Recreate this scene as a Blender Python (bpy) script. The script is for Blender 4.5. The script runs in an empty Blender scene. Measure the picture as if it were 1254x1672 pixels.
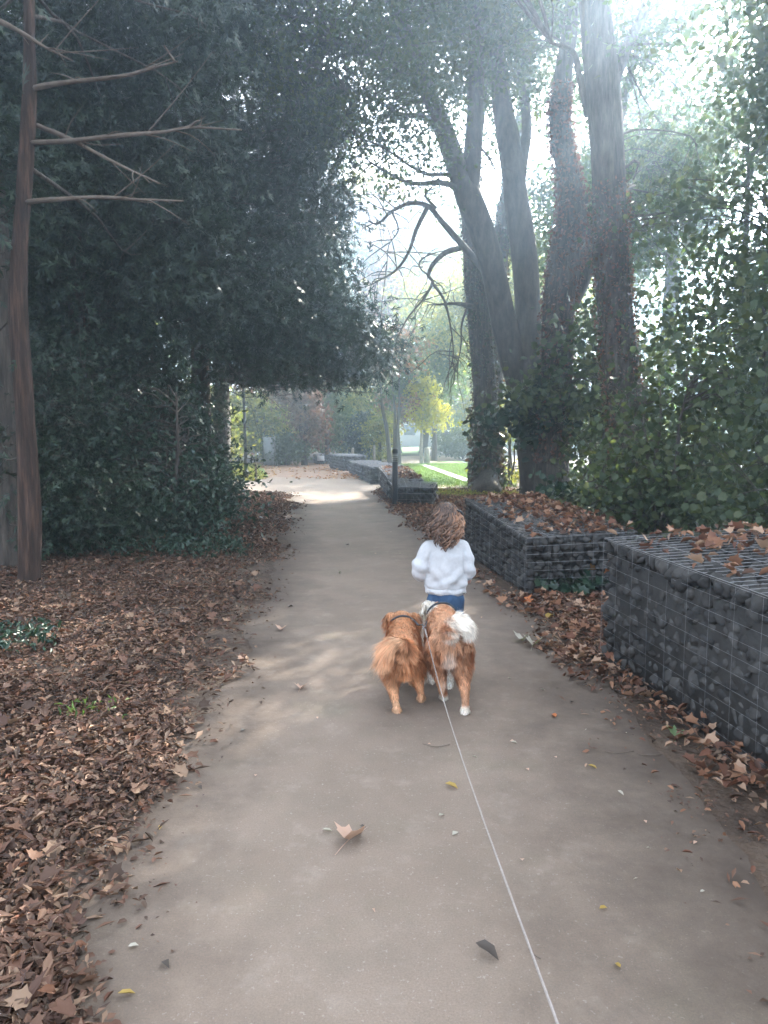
import bpy, math, random
import numpy as np
from mathutils import Vector

R = math.radians
S = bpy.context.scene
COL = S.collection
rng = np.random.default_rng(11)
random.seed(5)

# ------------------------------------------------------------------ camera
F = 1256.0                       # focal length in photo pixels (photo 1254 x 1672)
PITCH = math.atan(136 / F)
CAMZ = 1.5
cam = bpy.data.objects.new('camera', bpy.data.cameras.new('camera'))
COL.objects.link(cam)
cam.location = (0, 0, CAMZ)
cam.rotation_euler = (R(90) - PITCH, 0, 0)
cam.data.sensor_fit = 'HORIZONTAL'
cam.data.sensor_width = 36
cam.data.lens = 36 * F / 1254
cam.data.clip_start = 0.05
cam.data.clip_end = 3000
S.camera = cam

# ------------------------------------------------------------------ sky, sun, exposure
SUN_AZ, SUN_EL = 33, 31
w = bpy.data.worlds.new('World')
S.world = w
w.use_nodes = True
nt = w.node_tree
sky = nt.nodes.new('ShaderNodeTexSky')
sky.sky_type = 'NISHITA'
sky.sun_disc = False
sky.sun_elevation = R(SUN_EL)
sky.sun_rotation = R(SUN_AZ)
sky.dust_density = 2.0
hs = nt.nodes.new('ShaderNodeHueSaturation')          # thin white cloud veil: a paler sky
hs.inputs['Saturation'].default_value = 0.22
nt.links.new(sky.outputs[0], hs.inputs['Color'])
nt.links.new(hs.outputs[0], nt.nodes['Background'].inputs[0])
nt.nodes['Background'].inputs[1].default_value = 0.15
sd = bpy.data.lights.new('sun', 'SUN')
sd.energy = 4.6
sd.angle = R(0.5)
sd.color = (1.0, 0.93, 0.82)
sun = bpy.data.objects.new('sun', sd)
COL.objects.link(sun)
sdir = Vector((math.sin(R(SUN_AZ)) * math.cos(R(SUN_EL)), math.cos(R(SUN_AZ)) * math.cos(R(SUN_EL)), math.sin(R(SUN_EL))))
sun.rotation_euler = sdir.to_track_quat('Z', 'Y').to_euler()
S.view_settings.view_transform = 'Standard'
S.view_settings.look = 'None'
S.view_settings.exposure = 3.2
S.view_settings.gamma = 1
GLARE_HAZE = 0.0096
S.cycles.use_denoising = True
S.cycles.max_bounces = 8
S.cycles.diffuse_bounces = 4
S.cycles.transmission_bounces = 4
S.cycles.transparent_max_bounces = 4
S.cycles.volume_bounces = 1
S.cycles.sample_clamp_indirect = 6
S.cycles.caustics_reflective = False
S.cycles.caustics_refractive = False

# ------------------------------------------------------------------ measuring helpers
cP, sP = math.cos(PITCH), math.sin(PITCH)
def ray(px, py):
    u, v = (px - 627) / F, (836 - py) / F
    return Vector((u, cP + v * sP, -sP + v * cP))
def G(px, py, z=0.0):
    d = ray(px, py); t = (z - CAMZ) / d.z
    return Vector((d.x * t, d.y * t, z))
def P(px, py, Y):
    d = ray(px, py); t = Y / d.y
    return Vector((d.x * t, Y, CAMZ + d.z * t))

# ------------------------------------------------------------------ mesh helpers
class MB:
    def __init__(s):
        s.V = []; s.F = []; s.C = []; s.n = 0; s.M = []
    def add(s, V, Fc, col=None, mi=0):
        V = np.asarray(V, np.float32).reshape(-1, 3)
        Fc = np.asarray(Fc, np.int64)
        s.V.append(V); s.F.append(Fc + s.n); s.n += len(V)
        s.M.append(np.full(len(Fc), mi, np.int32))
        if col is None: col = (1, 1, 1)
        c = np.asarray(col, np.float32)
        if c.ndim == 1: c = np.tile(c, (len(V), 1))
        s.C.append(c)
    def build(s, name, mats, parent=None, smooth=False, colattr=False):
        me = bpy.data.meshes.new(name)
        V = np.concatenate(s.V)
        me.vertices.add(len(V)); me.vertices.foreach_set('co', V.ravel())
        loops = np.concatenate([f.ravel() for f in s.F]).astype(np.int32)
        tot = np.concatenate([np.full(len(f), f.shape[1], np.int32) for f in s.F])
        st = np.concatenate([[0], np.cumsum(tot)[:-1]]).astype(np.int32)
        me.loops.add(len(loops)); me.loops.foreach_set('vertex_index', loops)
        me.polygons.add(len(tot)); me.polygons.foreach_set('loop_start', st); me.polygons.foreach_set('loop_total', tot)
        me.polygons.foreach_set('material_index', np.concatenate(s.M))
        if smooth: me.polygons.foreach_set('use_smooth', np.ones(len(tot), bool))
        if colattr:
            a = me.color_attributes.new('Col', 'FLOAT_COLOR', 'POINT')
            c = np.concatenate(s.C); c = np.concatenate([c, np.ones((len(c), 1), np.float32)], 1)
            a.data.foreach_set('color', c.ravel())
        me.update(calc_edges=True); me.validate()
        if not isinstance(mats, (list, tuple)): mats = [mats]
        for m in mats: me.materials.append(m)
        o = bpy.data.objects.new(name, me); COL.objects.link(o)
        if parent is not None: o.parent = parent; o.matrix_parent_inverse = parent.matrix_basis.inverted()
        return o

def tag(o, label=None, cat=None, group=None, kind=None):
    if label: o['label'] = label
    if cat: o['category'] = cat
    if group: o['group'] = group
    if kind: o['kind'] = kind
    return o
def empty(name, loc, label, cat, group=None):
    o = bpy.data.objects.new(name, None); COL.objects.link(o); o.location = loc
    o.empty_display_size = 0.2
    return tag(o, label, cat, group)

def box(mb, lo, hi, mi=0, col=None):
    x0, y0, z0 = lo; x1, y1, z1 = hi
    V = [(x0,y0,z0),(x1,y0,z0),(x1,y1,z0),(x0,y1,z0),(x0,y0,z1),(x1,y0,z1),(x1,y1,z1),(x0,y1,z1)]
    mb.add(V, [(0,3,2,1),(4,5,6,7),(0,1,5,4),(1,2,6,5),(2,3,7,6),(3,0,4,7)], col, mi)

def spline(pts, n):
    p = np.asarray([tuple(q) for q in pts], float)
    if len(p) < 3:
        t = np.linspace(0, 1, n)[:, None]; return p[0] * (1 - t) + p[-1] * t
    e = np.vstack([2*p[0]-p[1], p, 2*p[-1]-p[-2]])
    out = []
    for t in np.linspace(0, len(p) - 1 - 1e-9, n):
        i = int(t); u = t - i
        a, b, c, d = e[i], e[i+1], e[i+2], e[i+3]
        out.append(0.5 * ((2*b) + (-a+c)*u + (2*a-5*b+4*c-d)*u*u + (-a+3*b-3*c+d)*u**3))
    return np.array(out)

def tube(mb, pts, rad, segs=8, n=None, rough=0.0, cap=True, col=None, mi=0, squash=1.0, lump=3.0):
    pts = np.asarray([tuple(q) for q in pts], float)
    rad = np.asarray(rad, float) * np.ones(len(pts))
    if n:
        r = np.interp(np.linspace(0, len(pts)-1, n), np.arange(len(pts)), rad)
        pts = spline(pts, n)
    else: n = len(pts); r = rad
    T = np.gradient(pts, axis=0); T /= np.linalg.norm(T, axis=1)[:, None] + 1e-9
    u = np.cross(T[0], (0, 0, 1.0))
    if np.linalg.norm(u) < .1: u = np.cross(T[0], (1.0, 0, 0))
    a = np.linspace(0, 2*np.pi, segs, endpoint=False)
    ph = rng.random(6) * 6.28
    V = []
    for i in range(n):
        u = u - T[i] * u.dot(T[i]); u /= np.linalg.norm(u) + 1e-9
        v = np.cross(T[i], u)
        rr = r[i] * np.ones(segs)
        if rough:
            rr = rr * (1 + rough * (np.sin(3*a + ph[0] + i*.31*lump/3) + .6*np.sin(5*a + ph[1] - i*.23*lump/3) + .7*np.sin(2*a+ph[2]+i*.57*lump/3)))
        V.append(pts[i] + (np.cos(a)*rr)[:, None]*u + (np.sin(a)*rr*squash)[:, None]*v)
    V = np.concatenate(V)
    i = np.arange(n-1)[:, None]*segs; j = np.arange(segs)[None]; k = (j+1) % segs
    Fq = np.stack([i+j, i+k, i+segs+k, i+segs+j], -1).reshape(-1, 4)
    nV = len(V)
    if cap:
        V = np.vstack([V, pts[0], pts[-1]])
        f0 = np.stack([k[0], j[0], np.full(segs, nV)], 1); f1 = np.stack([(n-1)*segs+j[0], (n-1)*segs+k[0], np.full(segs, nV+1)], 1)
        mb.add(V, Fq, col, mi); base = mb.n - len(V)
        for f in (f0, f1):
            mb.F.append(f + base); mb.M.append(np.full(len(f), mi, np.int32))
    else: mb.add(V, Fq, col, mi)
    return pts, r

def chain(mb, pts, rad, segs=14, n=None, squash=1.0, col=None):
    """capsule-ended tube: closed rounded body piece"""
    pts = np.asarray([tuple(q) for q in pts], float); rad = np.asarray(rad, float)*np.ones(len(pts))
    n = n or max(6, 4*len(pts))
    sp = spline(pts, n); r = np.interp(np.linspace(0, len(pts)-1, n), np.arange(len(pts)), rad)
    d0 = sp[0]-sp[1]; d0 /= np.linalg.norm(d0); d1 = sp[-1]-sp[-2]; d1 /= np.linalg.norm(d1)
    A = []; Ra = []
    for t in (1, .92, .71, .38): A.append(sp[0]+d0*r[0]*t); Ra.append(max(r[0]*math.sqrt(max(0, 1-t*t)), r[0]*.03))
    for p_, q in zip(sp, r): A.append(p_); Ra.append(q)
    for t in (.38, .71, .92, 1): A.append(sp[-1]+d1*r[-1]*t); Ra.append(max(r[-1]*math.sqrt(max(0, 1-t*t)), r[-1]*.03))
    tube(mb, A, Ra, segs, squash=squash, col=col)

def ellip(mb, c, r, segs=16, rings=10, col=None, mi=0):
    th = np.linspace(0, np.pi, rings+1)[1:-1]; a = np.linspace(0, 2*np.pi, segs, endpoint=False)
    V = [(c[0], c[1], c[2]+r[2])]
    for t in th:
        for b in a: V.append((c[0]+r[0]*math.sin(t)*math.cos(b), c[1]+r[1]*math.sin(t)*math.sin(b), c[2]+r[2]*math.cos(t)))
    V.append((c[0], c[1], c[2]-r[2]))
    q = []; tr = []
    m = len(th)
    for j in range(segs):
        k = (j+1) % segs
        tr.append((0, 1+j, 1+k)); tr.append((1+(m-1)*segs+k, 1+(m-1)*segs+j, 1+m*segs))
        for i in range(m-1): q.append((1+i*segs+j, 1+(i+1)*segs+j, 1+(i+1)*segs+k, 1+i*segs+k))
    mb.add(V, q, col, mi); base = mb.n-len(V)
    mb.F.append(np.array(tr)+base); mb.M.append(np.full(len(tr), mi, np.int32))

# leaf templates: x = length, y = width, z = fold
def fan(angles, radii, z=0.0):
    V = [(0.35, 0, 0)] + [(0.35+.65*r*math.cos(a), .65*r*math.sin(a), z*r*abs(math.sin(a*1.0))) for a, r in zip(angles, radii)]
    n = len(angles); return np.array(V), np.array([(0, i+1, (i+1) % n+1) for i in range(n)])
TM = {}
TM['kite'] = (np.array([(0,0,0),(.42,.3,.07),(1,0,-.04),(.42,-.3,.07)]), np.array([(0,2,1),(0,3,2)]))
TM['oval'] = (np.array([(0,0,0),(.28,.22,.05),(.7,.2,.04),(1,0,-.06),(.7,-.2,.04),(.28,-.22,.05)]), np.array([(0,3,2,1),(0,5,4,3)]))
_a = [math.pi, 2.45, 1.95, 1.55, 1.2, .85, .6, .35, 0.18, 0, -.18, -.35, -.6, -.85, -1.2, -1.55, -1.95, -2.45]
_r = [.5, .66, .6, .92, .66, .74, 1.0, .72, .85, 1.12, .85, .72, 1.0, .74, .66, .92, .6, .66]
TM['maple'] = fan(_a, _r, .12)
_k = []; _f = []
for i, (a, l, s0) in enumerate([(0, 1, 0), (.55, .42, .50), (-.6, .45, .38), (.7, .48, .22), (-.75, .42, .08), (.5, .3, .66)]):
    c, s = math.cos(a), math.sin(a)
    b = len(_k); w_ = .055
    _k += [(s0, 0, 0), (s0-s*w_+c*.4*l, c*w_+s*.4*l, .02), (s0+s*w_+c*.4*l, -c*w_+s*.4*l, .02), (s0+c*l, s*l, -.14*l)]
    _f += [(b, b+2, b+1), (b+1, b+2, b+3)]
TM['spray'] = (np.array(_k), np.array(_f))
TM['lance'] = (np.array([(0,0,0),(.5,.12,.03),(1,0,-.12),(.5,-.12,.03)]), np.array([(0,2,1),(0,3,2)]))

def leaves(mb, C, size, tmpl='kite', flat=0.0, droop=0.0, col=None, dirs=None, dspread=.6, mi=0, curl=1.0):
    """C (N,3); flat: 0 random normals .. 1 all facing up; droop: pull direction downward"""
    C = np.asarray(C, float); N = len(C)
    if N == 0: return
    tv, tf = TM[tmpl]
    nrm = rng.normal(size=(N, 3)); nrm /= np.linalg.norm(nrm, axis=1)[:, None]
    if flat: nrm = nrm*(1-flat) + np.array((0, 0, 1.0))*flat; nrm /= np.linalg.norm(nrm, axis=1)[:, None]
    d = rng.normal(size=(N, 3))
    if dirs is not None: d = d*dspread + dirs
    d[:, 2] -= droop
    d -= nrm*(d*nrm).sum(1)[:, None]; d /= np.linalg.norm(d, axis=1)[:, None]+1e-9
    b = np.cross(nrm, d)
    s = np.asarray(size)*np.ones(N) if not isinstance(size, tuple) else rng.uniform(size[0], size[1], N)
    t = tv[None]*np.array((1, 1, curl))
    V = C[:, None] + s[:, None, None]*(t[..., 0:1]*d[:, None] + t[..., 1:2]*b[:, None] + t[..., 2:3]*nrm[:, None])
    Fc = (tf[None] + (np.arange(N)*len(tv))[:, None, None]).reshape(-1, tf.shape[1])
    c = None
    if col is not None: c = np.repeat(np.asarray(col), len(tv), axis=0)
    mb.add(V.reshape(-1, 3), Fc, c, mi)

# ------------------------------------------------------------------ materials
def newmat(name):
    m = bpy.data.materials.new(name); m.use_nodes = True
    n = m.node_tree; b = n.nodes['Principled BSDF']; return m, n, b
def ramp(n, cols, interp='LINEAR'):
    r = n.nodes.new('ShaderNodeValToRGB'); r.color_ramp.interpolation = interp
    e = r.color_ramp.elements
    while len(e) < len(cols): e.new(.5)
    for i, c in enumerate(cols):
        e[i].position = i/(max(1, len(cols)-1)) if interp == 'LINEAR' else i/len(cols)
        e[i].color = (*c[:3], 1)
    return r
def leafmat(name, cols, trans=.4, rough=.5, interp='LINEAR', tint=(1.25, 1.3, .6), spec=.4):
    m, n, b = newmat(name)
    g = n.nodes.new('ShaderNodeNewGeometry'); r = ramp(n, cols, interp)
    n.links.new(g.outputs['Random Per Island'], r.inputs[0])
    n.links.new(r.outputs[0], b.inputs['Base Color'])
    b.inputs['Roughness'].default_value = rough
    b.inputs['Specular IOR Level'].default_value = spec
    if trans > 0:
        t = n.nodes.new('ShaderNodeBsdfTranslucent'); mx = n.nodes.new('ShaderNodeMixShader')
        mul = n.nodes.new('ShaderNodeMixRGB'); mul.blend_type = 'MULTIPLY'; mul.inputs[0].default_value = 1
        mul.inputs[2].default_value = (*tint, 1)
        n.links.new(r.outputs[0], mul.inputs[1]); n.links.new(mul.outputs[0], t.inputs[0])
        mx.inputs[0].default_value = trans
        n.links.new(b.outputs[0], mx.inputs[1]); n.links.new(t.outputs[0], mx.inputs[2])
        n.links.new(mx.outputs[0], n.nodes['Material Output'].inputs[0])
    return m
def noisemat(name, cols, scale=5, detail=8, rough=.85, bump=.3, bscale=None, stretch=(1,1,1), obj=False, bdist=.02, island=0.0):
    m, n, b = newmat(name)
    tc = n.nodes.new('ShaderNodeTexCoord'); mp = n.nodes.new('ShaderNodeMapping')
    mp.inputs['Scale'].default_value = stretch
    n.links.new(tc.outputs['Object'], mp.inputs[0])
    no = n.nodes.new('ShaderNodeTexNoise'); no.inputs['Scale'].default_value = scale; no.inputs['Detail'].default_value = detail
    no.inputs['Roughness'].default_value = .65
    n.links.new(mp.outputs[0], no.inputs['Vector'])
    mr = n.nodes.new('ShaderNodeMapRange'); mr.inputs[1].default_value = .3; mr.inputs[2].default_value = .7
    n.links.new(no.outputs[0], mr.inputs[0])
    r = ramp(n, cols); 
    if island:
        g = n.nodes.new('ShaderNodeNewGeometry'); ad = n.nodes.new('ShaderNodeMath'); ad.operation = 'MULTIPLY_ADD'
        ad.inputs[1].default_value = island
        n.links.new(g.outputs['Random Per Island'], ad.inputs[0])
        m2 = n.nodes.new('ShaderNodeMath'); m2.operation = 'MULTIPLY'; m2.inputs[1].default_value = 1-island
        n.links.new(mr.outputs[0], m2.inputs[0]); n.links.new(m2.outputs[0], ad.inputs[2]); n.links.new(ad.outputs[0], r.inputs[0])
    else: n.links.new(mr.outputs[0], r.inputs[0])
    n.links.new(r.outputs[0], b.inputs['Base Color'])
    b.inputs['Roughness'].default_value = rough
    b.inputs['Specular IOR Level'].default_value = .3
    if bump:
        nb = n.nodes.new('ShaderNodeTexNoise'); nb.inputs['Scale'].default_value = bscale or scale*3; nb.inputs['Detail'].default_value = 6
        n.links.new(mp.outputs[0], nb.inputs['Vector'])
        bu = n.nodes.new('ShaderNodeBump'); bu.inputs['Strength'].default_value = bump; bu.inputs['Distance'].default_value = bdist
        n.links.new(nb.outputs[0], bu.inputs['Height']); n.links.new(bu.outputs[0], b.inputs['Normal'])
    return m
def colmat(name, rough=.8, spec=.2, sheen=0.0, var=0.0, noise=0.0):
    m, n, b = newmat(name)
    a = n.nodes.new('ShaderNodeVertexColor'); a.layer_name = 'Col'
    if noise:
        tc = n.nodes.new('ShaderNodeTexCoord'); no = n.nodes.new('ShaderNodeTexNoise'); no.inputs['Scale'].default_value = 60
        mr = n.nodes.new('ShaderNodeMapRange'); mr.inputs[3].default_value = 1-noise; mr.inputs[4].default_value = 1+noise
        mu = n.nodes.new('ShaderNodeVectorMath'); mu.operation = 'SCALE'
        n.links.new(tc.outputs['Object'], no.inputs['Vector']); n.links.new(no.outputs[0], mr.inputs[0])
        n.links.new(a.outputs[0], mu.inputs[0]); n.links.new(mr.outputs[0], mu.inputs['Scale']); n.links.new(mu.outputs[0], b.inputs['Base Color'])
    else: n.links.new(a.outputs[0], b.inputs['Base Color'])
    b.inputs['Roughness'].default_value = rough; b.inputs['Specular IOR Level'].default_value = spec
    b.inputs['Sheen Weight'].default_value = sheen
    return m
def plain(name, c, rough=.5, metal=0.0, spec=.4):
    return noisemat(name, [tuple(x*.85 for x in c), tuple(min(1, x*1.1) for x in c)], 12, 4, rough, .08) if not metal else _metal(name, c, rough)
def _metal(name, c, rough):
    m, n, b = newmat(name); b.inputs['Base Color'].default_value = (*c, 1); b.inputs['Metallic'].default_value = 1
    no = n.nodes.new('ShaderNodeTexNoise'); no.inputs['Scale'].default_value = 30
    mr = n.nodes.new('ShaderNodeMapRange'); mr.inputs[3].default_value = rough*.8; mr.inputs[4].default_value = min(1, rough*1.3)
    n.links.new(no.outputs[0], mr.inputs[0]); n.links.new(mr.outputs[0], b.inputs['Roughness'])
    return m

M = {}
M['yew'] = leafmat('yew_needles', [(.008,.02,.014),(.013,.03,.017),(.021,.042,.021),(.032,.054,.026)], .12, .45)
M['holly'] = leafmat('glossy_leaves', [(.012,.03,.02),(.019,.045,.026),(.034,.062,.036)], .12, .38)
M['broad'] = leafmat('broad_leaves', [(.035,.06,.02),(.05,.08,.025),(.07,.1,.03),(.09,.1,.03)], .4, .5)
M['shrub'] = leafmat('shrub_leaves', [(.045,.065,.04),(.06,.085,.048),(.08,.105,.055),(.10,.115,.055)], .45, .5)
M['autumn'] = leafmat('autumn_leaves', [(.10,.09,.02),(.22,.13,.03),(.32,.17,.04),(.3,.1,.03),(.08,.09,.02)], .4, .55, tint=(1.2,1.1,.6))
M['yellow'] = leafmat('yellow_leaves', [(.38,.36,.03),(.52,.48,.04),(.6,.54,.06),(.28,.32,.04)], .4, .5, tint=(1.2,1.2,.6))
M['ygreen'] = leafmat('yellowgreen_leaves', [(.14,.18,.035),(.24,.26,.045),(.36,.33,.06),(.11,.15,.035)], .4, .5, tint=(1.2,1.2,.6))
M['midgreen'] = leafmat('green_leaves', [(.04,.09,.025),(.07,.13,.035),(.11,.16,.04),(.15,.17,.05)], .4, .5)
M['copper'] = leafmat('copper_leaves', [(.10,.05,.03),(.16,.08,.045),(.22,.12,.06),(.12,.09,.04)], .3, .6, tint=(1.2,1,.7))
M['ivy'] = leafmat('ivy_leaves', [(.03,.055,.025),(.05,.07,.03),(.07,.05,.03),(.12,.06,.035),(.05,.08,.03)], .25, .4)
M['redivy'] = leafmat('red_creeper', [(.10,.045,.03),(.16,.06,.04),(.2,.09,.06),(.07,.06,.03)], .3, .5, tint=(1.2,1,.7))
M['litter'] = leafmat('litter', [(.055,.034,.024),(.09,.05,.034),(.13,.07,.045),(.11,.055,.036),(.18,.105,.07),(.085,.047,.035),(.23,.15,.10),(.065,.04,.03),(.10,.065,.045),(.15,.08,.055)], .12, .7, 'CONSTANT', tint=(1.1,1,.8), spec=.25)
M['litter_red'] = leafmat('litter_red', [(.12,.055,.035),(.2,.095,.055),(.28,.15,.09),(.15,.065,.04),(.34,.22,.15),(.09,.05,.035)], .15, .7, 'CONSTANT', tint=(1.1,1,.8), spec=.25)
M['bark'] = noisemat('bark', [(.03,.025,.02),(.075,.06,.05),(.13,.11,.09)], 6, 10, .9, .9, 14, (3,3,.5), bdist=.03)
M['bark_smooth'] = noisemat('bark_smooth', [(.045,.04,.035),(.085,.075,.065),(.13,.12,.10)], 4, 8, .85, .4, 10, (2,2,.7), bdist=.015)
M['bark_red'] = noisemat('bark_red', [(.015,.010,.008),(.045,.026,.019),(.12,.07,.05)], 7, 10, .9, .9, 16, (4,4,.35), bdist=.03)
M['deadwood'] = noisemat('dead_branch', [(.08,.06,.045),(.16,.125,.10)], 12, 6, .9, .4, 30)
M['palebark'] = noisemat('pale_bark', [(.22,.2,.17),(.4,.37,.33)], 10, 6, .8, .3, 20)
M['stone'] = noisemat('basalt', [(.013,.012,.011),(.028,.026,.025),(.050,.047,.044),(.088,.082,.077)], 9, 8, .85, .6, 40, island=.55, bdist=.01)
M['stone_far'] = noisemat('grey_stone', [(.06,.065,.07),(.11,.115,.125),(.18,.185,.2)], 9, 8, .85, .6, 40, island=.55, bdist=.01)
M['wire'] = _metal('galvanised_wire', (.30,.30,.31), .55)
# ------------------------------------------------------------------ ground, path, lawn
def fnoise(x, y, f=1.0, s=0.0):
    return (np.sin(x*1.7*f+1.3+s)*np.cos(y*2.1*f+.7+s) + .5*np.sin(x*4.3*f+y*3.1*f+2+s) + .3*np.sin(x*9.1*f-y*7.7*f+s) + .2*np.sin(x*17*f+y*19*f+s*2))/2
M['soil'] = noisemat('soil', [(.035,.024,.018),(.065,.045,.033),(.10,.07,.05),(.06,.05,.04)], 3, 12, .95, .8, 25, bdist=.04)
mb = MB(); n_ = 60; xs = np.linspace(-150, 150, n_); X, Y = np.meshgrid(xs, xs + 0)
mb.add(np.stack([X, Y, 0*X], -1).reshape(-1, 3), [(i*n_+j, i*n_+j+1, (i+1)*n_+j+1, (i+1)*n_+j) for i in range(n_-1) for j in range(n_-1)])
tag(mb.build('ground', M['soil']), kind='structure')

def edgeline(pp):
    g = [G(*q) for q in pp]; g.sort(key=lambda v: v.y); return np.array([v.y for v in g]), np.array([v.x for v in g])
LY, LX = edgeline([(95,1800),(150,1600),(190,1440),(275,1270),(345,1150),(388,1080),(415,1010),(440,950),(462,900),(476,850),(483,818),(470,806),(300,800),(120,796),(120,786),(395,783),(440,779),(452,768),(462,757)])
RY, RX = edgeline([(1400,1650),(1254,1470),(1150,1320),(1060,1200),(985,1110),(930,1040),(850,985),(790,935),(740,890),(700,865),(655,835),(622,806),(608,793),(585,783),(563,776),(548,770),(540,764),(530,757)])
LX = np.r_[LX[0]-.1, LX]; LY = np.r_[-3, LY]; RX = np.r_[RX[0]+.3, RX]; RY = np.r_[-3, RY]
def lx(y): return np.interp(y, LY, LX)
def rx(y): return np.interp(y, RY, RX)

def pathmat():
    m, n, b = newmat('path_surface')
    tc = n.nodes.new('ShaderNodeTexCoord')
    def N(s, d=8, r=.6, vec=None):
        q = n.nodes.new('ShaderNodeTexNoise'); q.inputs['Scale'].default_value = s; q.inputs['Detail'].default_value = d; q.inputs['Roughness'].default_value = r
        n.links.new(tc.outputs['Object'], q.inputs['Vector']); return q
    def MR(src, a, c, lo=0, hi=1):
        q = n.nodes.new('ShaderNodeMapRange'); q.inputs[1].default_value = a; q.inputs[2].default_value = c; q.inputs[3].default_value = lo; q.inputs[4].default_value = hi
        n.links.new(src, q.inputs[0]); return q.outputs[0]
    def MIX(f, a, c, mode='MIX'):
        q = n.nodes.new('ShaderNodeMixRGB'); q.blend_type = mode
        if isinstance(f, float): q.inputs[0].default_value = f
        else: n.links.new(f, q.inputs[0])
        for i, v in ((1, a), (2, c)):
            if isinstance(v, tuple): q.inputs[i].default_value = (*v, 1)
            else: n.links.new(v, q.inputs[i])
        return q.outputs[0]
    c = MIX(MR(N(.9, 5).outputs[0], .35, .65), (.222,.167,.127), (.276,.211,.164))
    c = MIX(MR(N(2.3, 8, .7).outputs[0], .45, .75, 0, .8), c, (.175,.138,.105))
    c = MIX(MR(N(5, 8, .7).outputs[0], .55, .75), c, (.32,.26,.21))
    c = MIX(MR(N(1.7, 4).outputs[0], .55, .75, 0, .35), c, (.17,.16,.10))
    c = MIX(MR(N(160, 3, .8).outputs[0], .3, .7, 0, .5), c, (.08,.068,.06))
    c = MIX(MR(N(90, 2, .5).outputs[0], .66, .72, 0, .7), c, (.30,.26,.22))
    at = n.nodes.new('ShaderNodeVertexColor'); at.layer_name = 'Col'
    sep = n.nodes.new('ShaderNodeSeparateColor'); n.links.new(at.outputs[0], sep.inputs[0])
    ad = n.nodes.new('ShaderNodeMath'); ad.operation = 'ADD'
    n.links.new(sep.outputs[0], ad.inputs[0]); n.links.new(MR(N(3.5, 10, .7).outputs[0], .3, .7, -.22, .22), ad.inputs[1])
    c = MIX(MR(ad.outputs[0], .7, -.05), c, (.075,.056,.044))
    n.links.new(c, b.inputs['Base Color'])
    b.inputs['Roughness'].default_value = .85; b.inputs['Specular IOR Level'].default_value = .25
    bu = n.nodes.new('ShaderNodeBump'); bu.inputs['Strength'].default_value = .5; bu.inputs['Distance'].default_value = .006
    n.links.new(N(70, 8, .75).outputs[0], bu.inputs['Height'])
    b2 = n.nodes.new('ShaderNodeBump'); b2.inputs['Strength'].default_value = .4; b2.inputs['Distance'].default_value = .04
    n.links.new(N(4, 4, .5).outputs[0], b2.inputs['Height']); n.links.new(bu.outputs[0], b2.inputs['Normal'])
    n.links.new(b2.outputs[0], b.inputs['Normal'])
    return m
M['path'] = pathmat()
mb = MB()
ys = np.r_[np.arange(-2, 12, .12), np.arange(12, 33.5, .2)]; nc = 41
a_ = lx(ys) - .16*np.clip((3.2-ys)/.8, 0, 1) + .10*fnoise(ys*0, ys, 1.2) + .04*fnoise(ys*0, ys, 4); b_ = rx(ys) + .08*fnoise(ys*0+4, ys, 1.2)
t = np.linspace(0, 1, nc); t = .5-.5*np.cos(t*np.pi)
X = a_[:, None]*(1-t) + b_[:, None]*t; Yg = np.tile(ys[:, None], (1, nc))
E_ = np.clip(np.minimum(X-a_[:, None], (b_[:, None]-X)*.6)/.75, 0, 1)
E_ = np.where(Yg > 17.5, np.maximum(E_, .75), E_)
q = [(i*nc+j, i*nc+j+1, (i+1)*nc+j+1, (i+1)*nc+j) for i in range(len(ys)-1) for j in range(nc-1)]
mb.add(np.stack([X, Yg, 0*X+.006], -1).reshape(-1, 3), q, np.repeat(E_.reshape(-1, 1), 3, 1))
tag(mb.build('path', M['path'], colattr=True), kind='structure')

def sheet(name, poly, z, mat, cells=1, kind='structure'):
    mb = MB(); V = [(p[0], p[1], z) for p in poly]; mb.add(V, [tuple(range(len(V)))]); return tag(mb.build(name, mat), kind=kind)
def gp(l): return [tuple(G(*q))[:2] for q in l]
M['gravel'] = noisemat('pale_gravel', [(.33,.29,.25),(.45,.41,.36),(.56,.52,.47)], 40, 8, .9, .4, 90)
M['lawn'] = noisemat('lawn_turf', [(.05,.10,.018),(.085,.15,.025),(.13,.19,.035)], 1.2, 12, .9, .6, 80)
M['slab'] = noisemat('pale_paving', [(.55,.54,.5),(.68,.66,.62)], 8, 6, .8, .2, 40)
M['dirt_pale'] = noisemat('dry_dirt', [(.16,.12,.09),(.24,.19,.14),(.30,.24,.18)], 3, 10, .95, .5, 40)
sheet('cross_path', gp([(622,806),(640,799),(720,798),(830,802),(1020,812),(1020,800),(830,793),(700,792),(690,790),(640,790),(608,793)]), .010, M['dirt_pale'])
sheet('lawn', gp([(640,790),(830,796),(830,768),(745,752),(680,757),(625,762),(600,772)]), .004, M['lawn'])
sheet('gravel_court', gp([(747,749.5),(1400,790),(1400,744),(748,744)]), .010, M['gravel'])
sheet('dirt_strip', gp([(600,762),(750,752),(748,744),(590,746)]), .014, M['dirt_pale'])
sheet('paving_strip', gp([(689,760),(696,759.5),(772,785.5),(757,786)]), .016, M['slab'])
sheet('far_lawn', gp([(640,743),(700,742),(700,730),(640,731)]), .018, M['lawn'])
sheet('leafy_plaza', gp([(380,784),(452,779.5),(600,783),(598,770),(540,757),(470,755),(380,757)]), .012, noisemat('leafy_dirt', [(.15,.09,.055),(.21,.135,.09),(.26,.18,.125)], 2.5, 12, .95, .5, 40))
sheet('verge', gp([(120,786),(395,784),(438,779),(425,757),(120,752)]), .016, M['lawn'])

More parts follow.
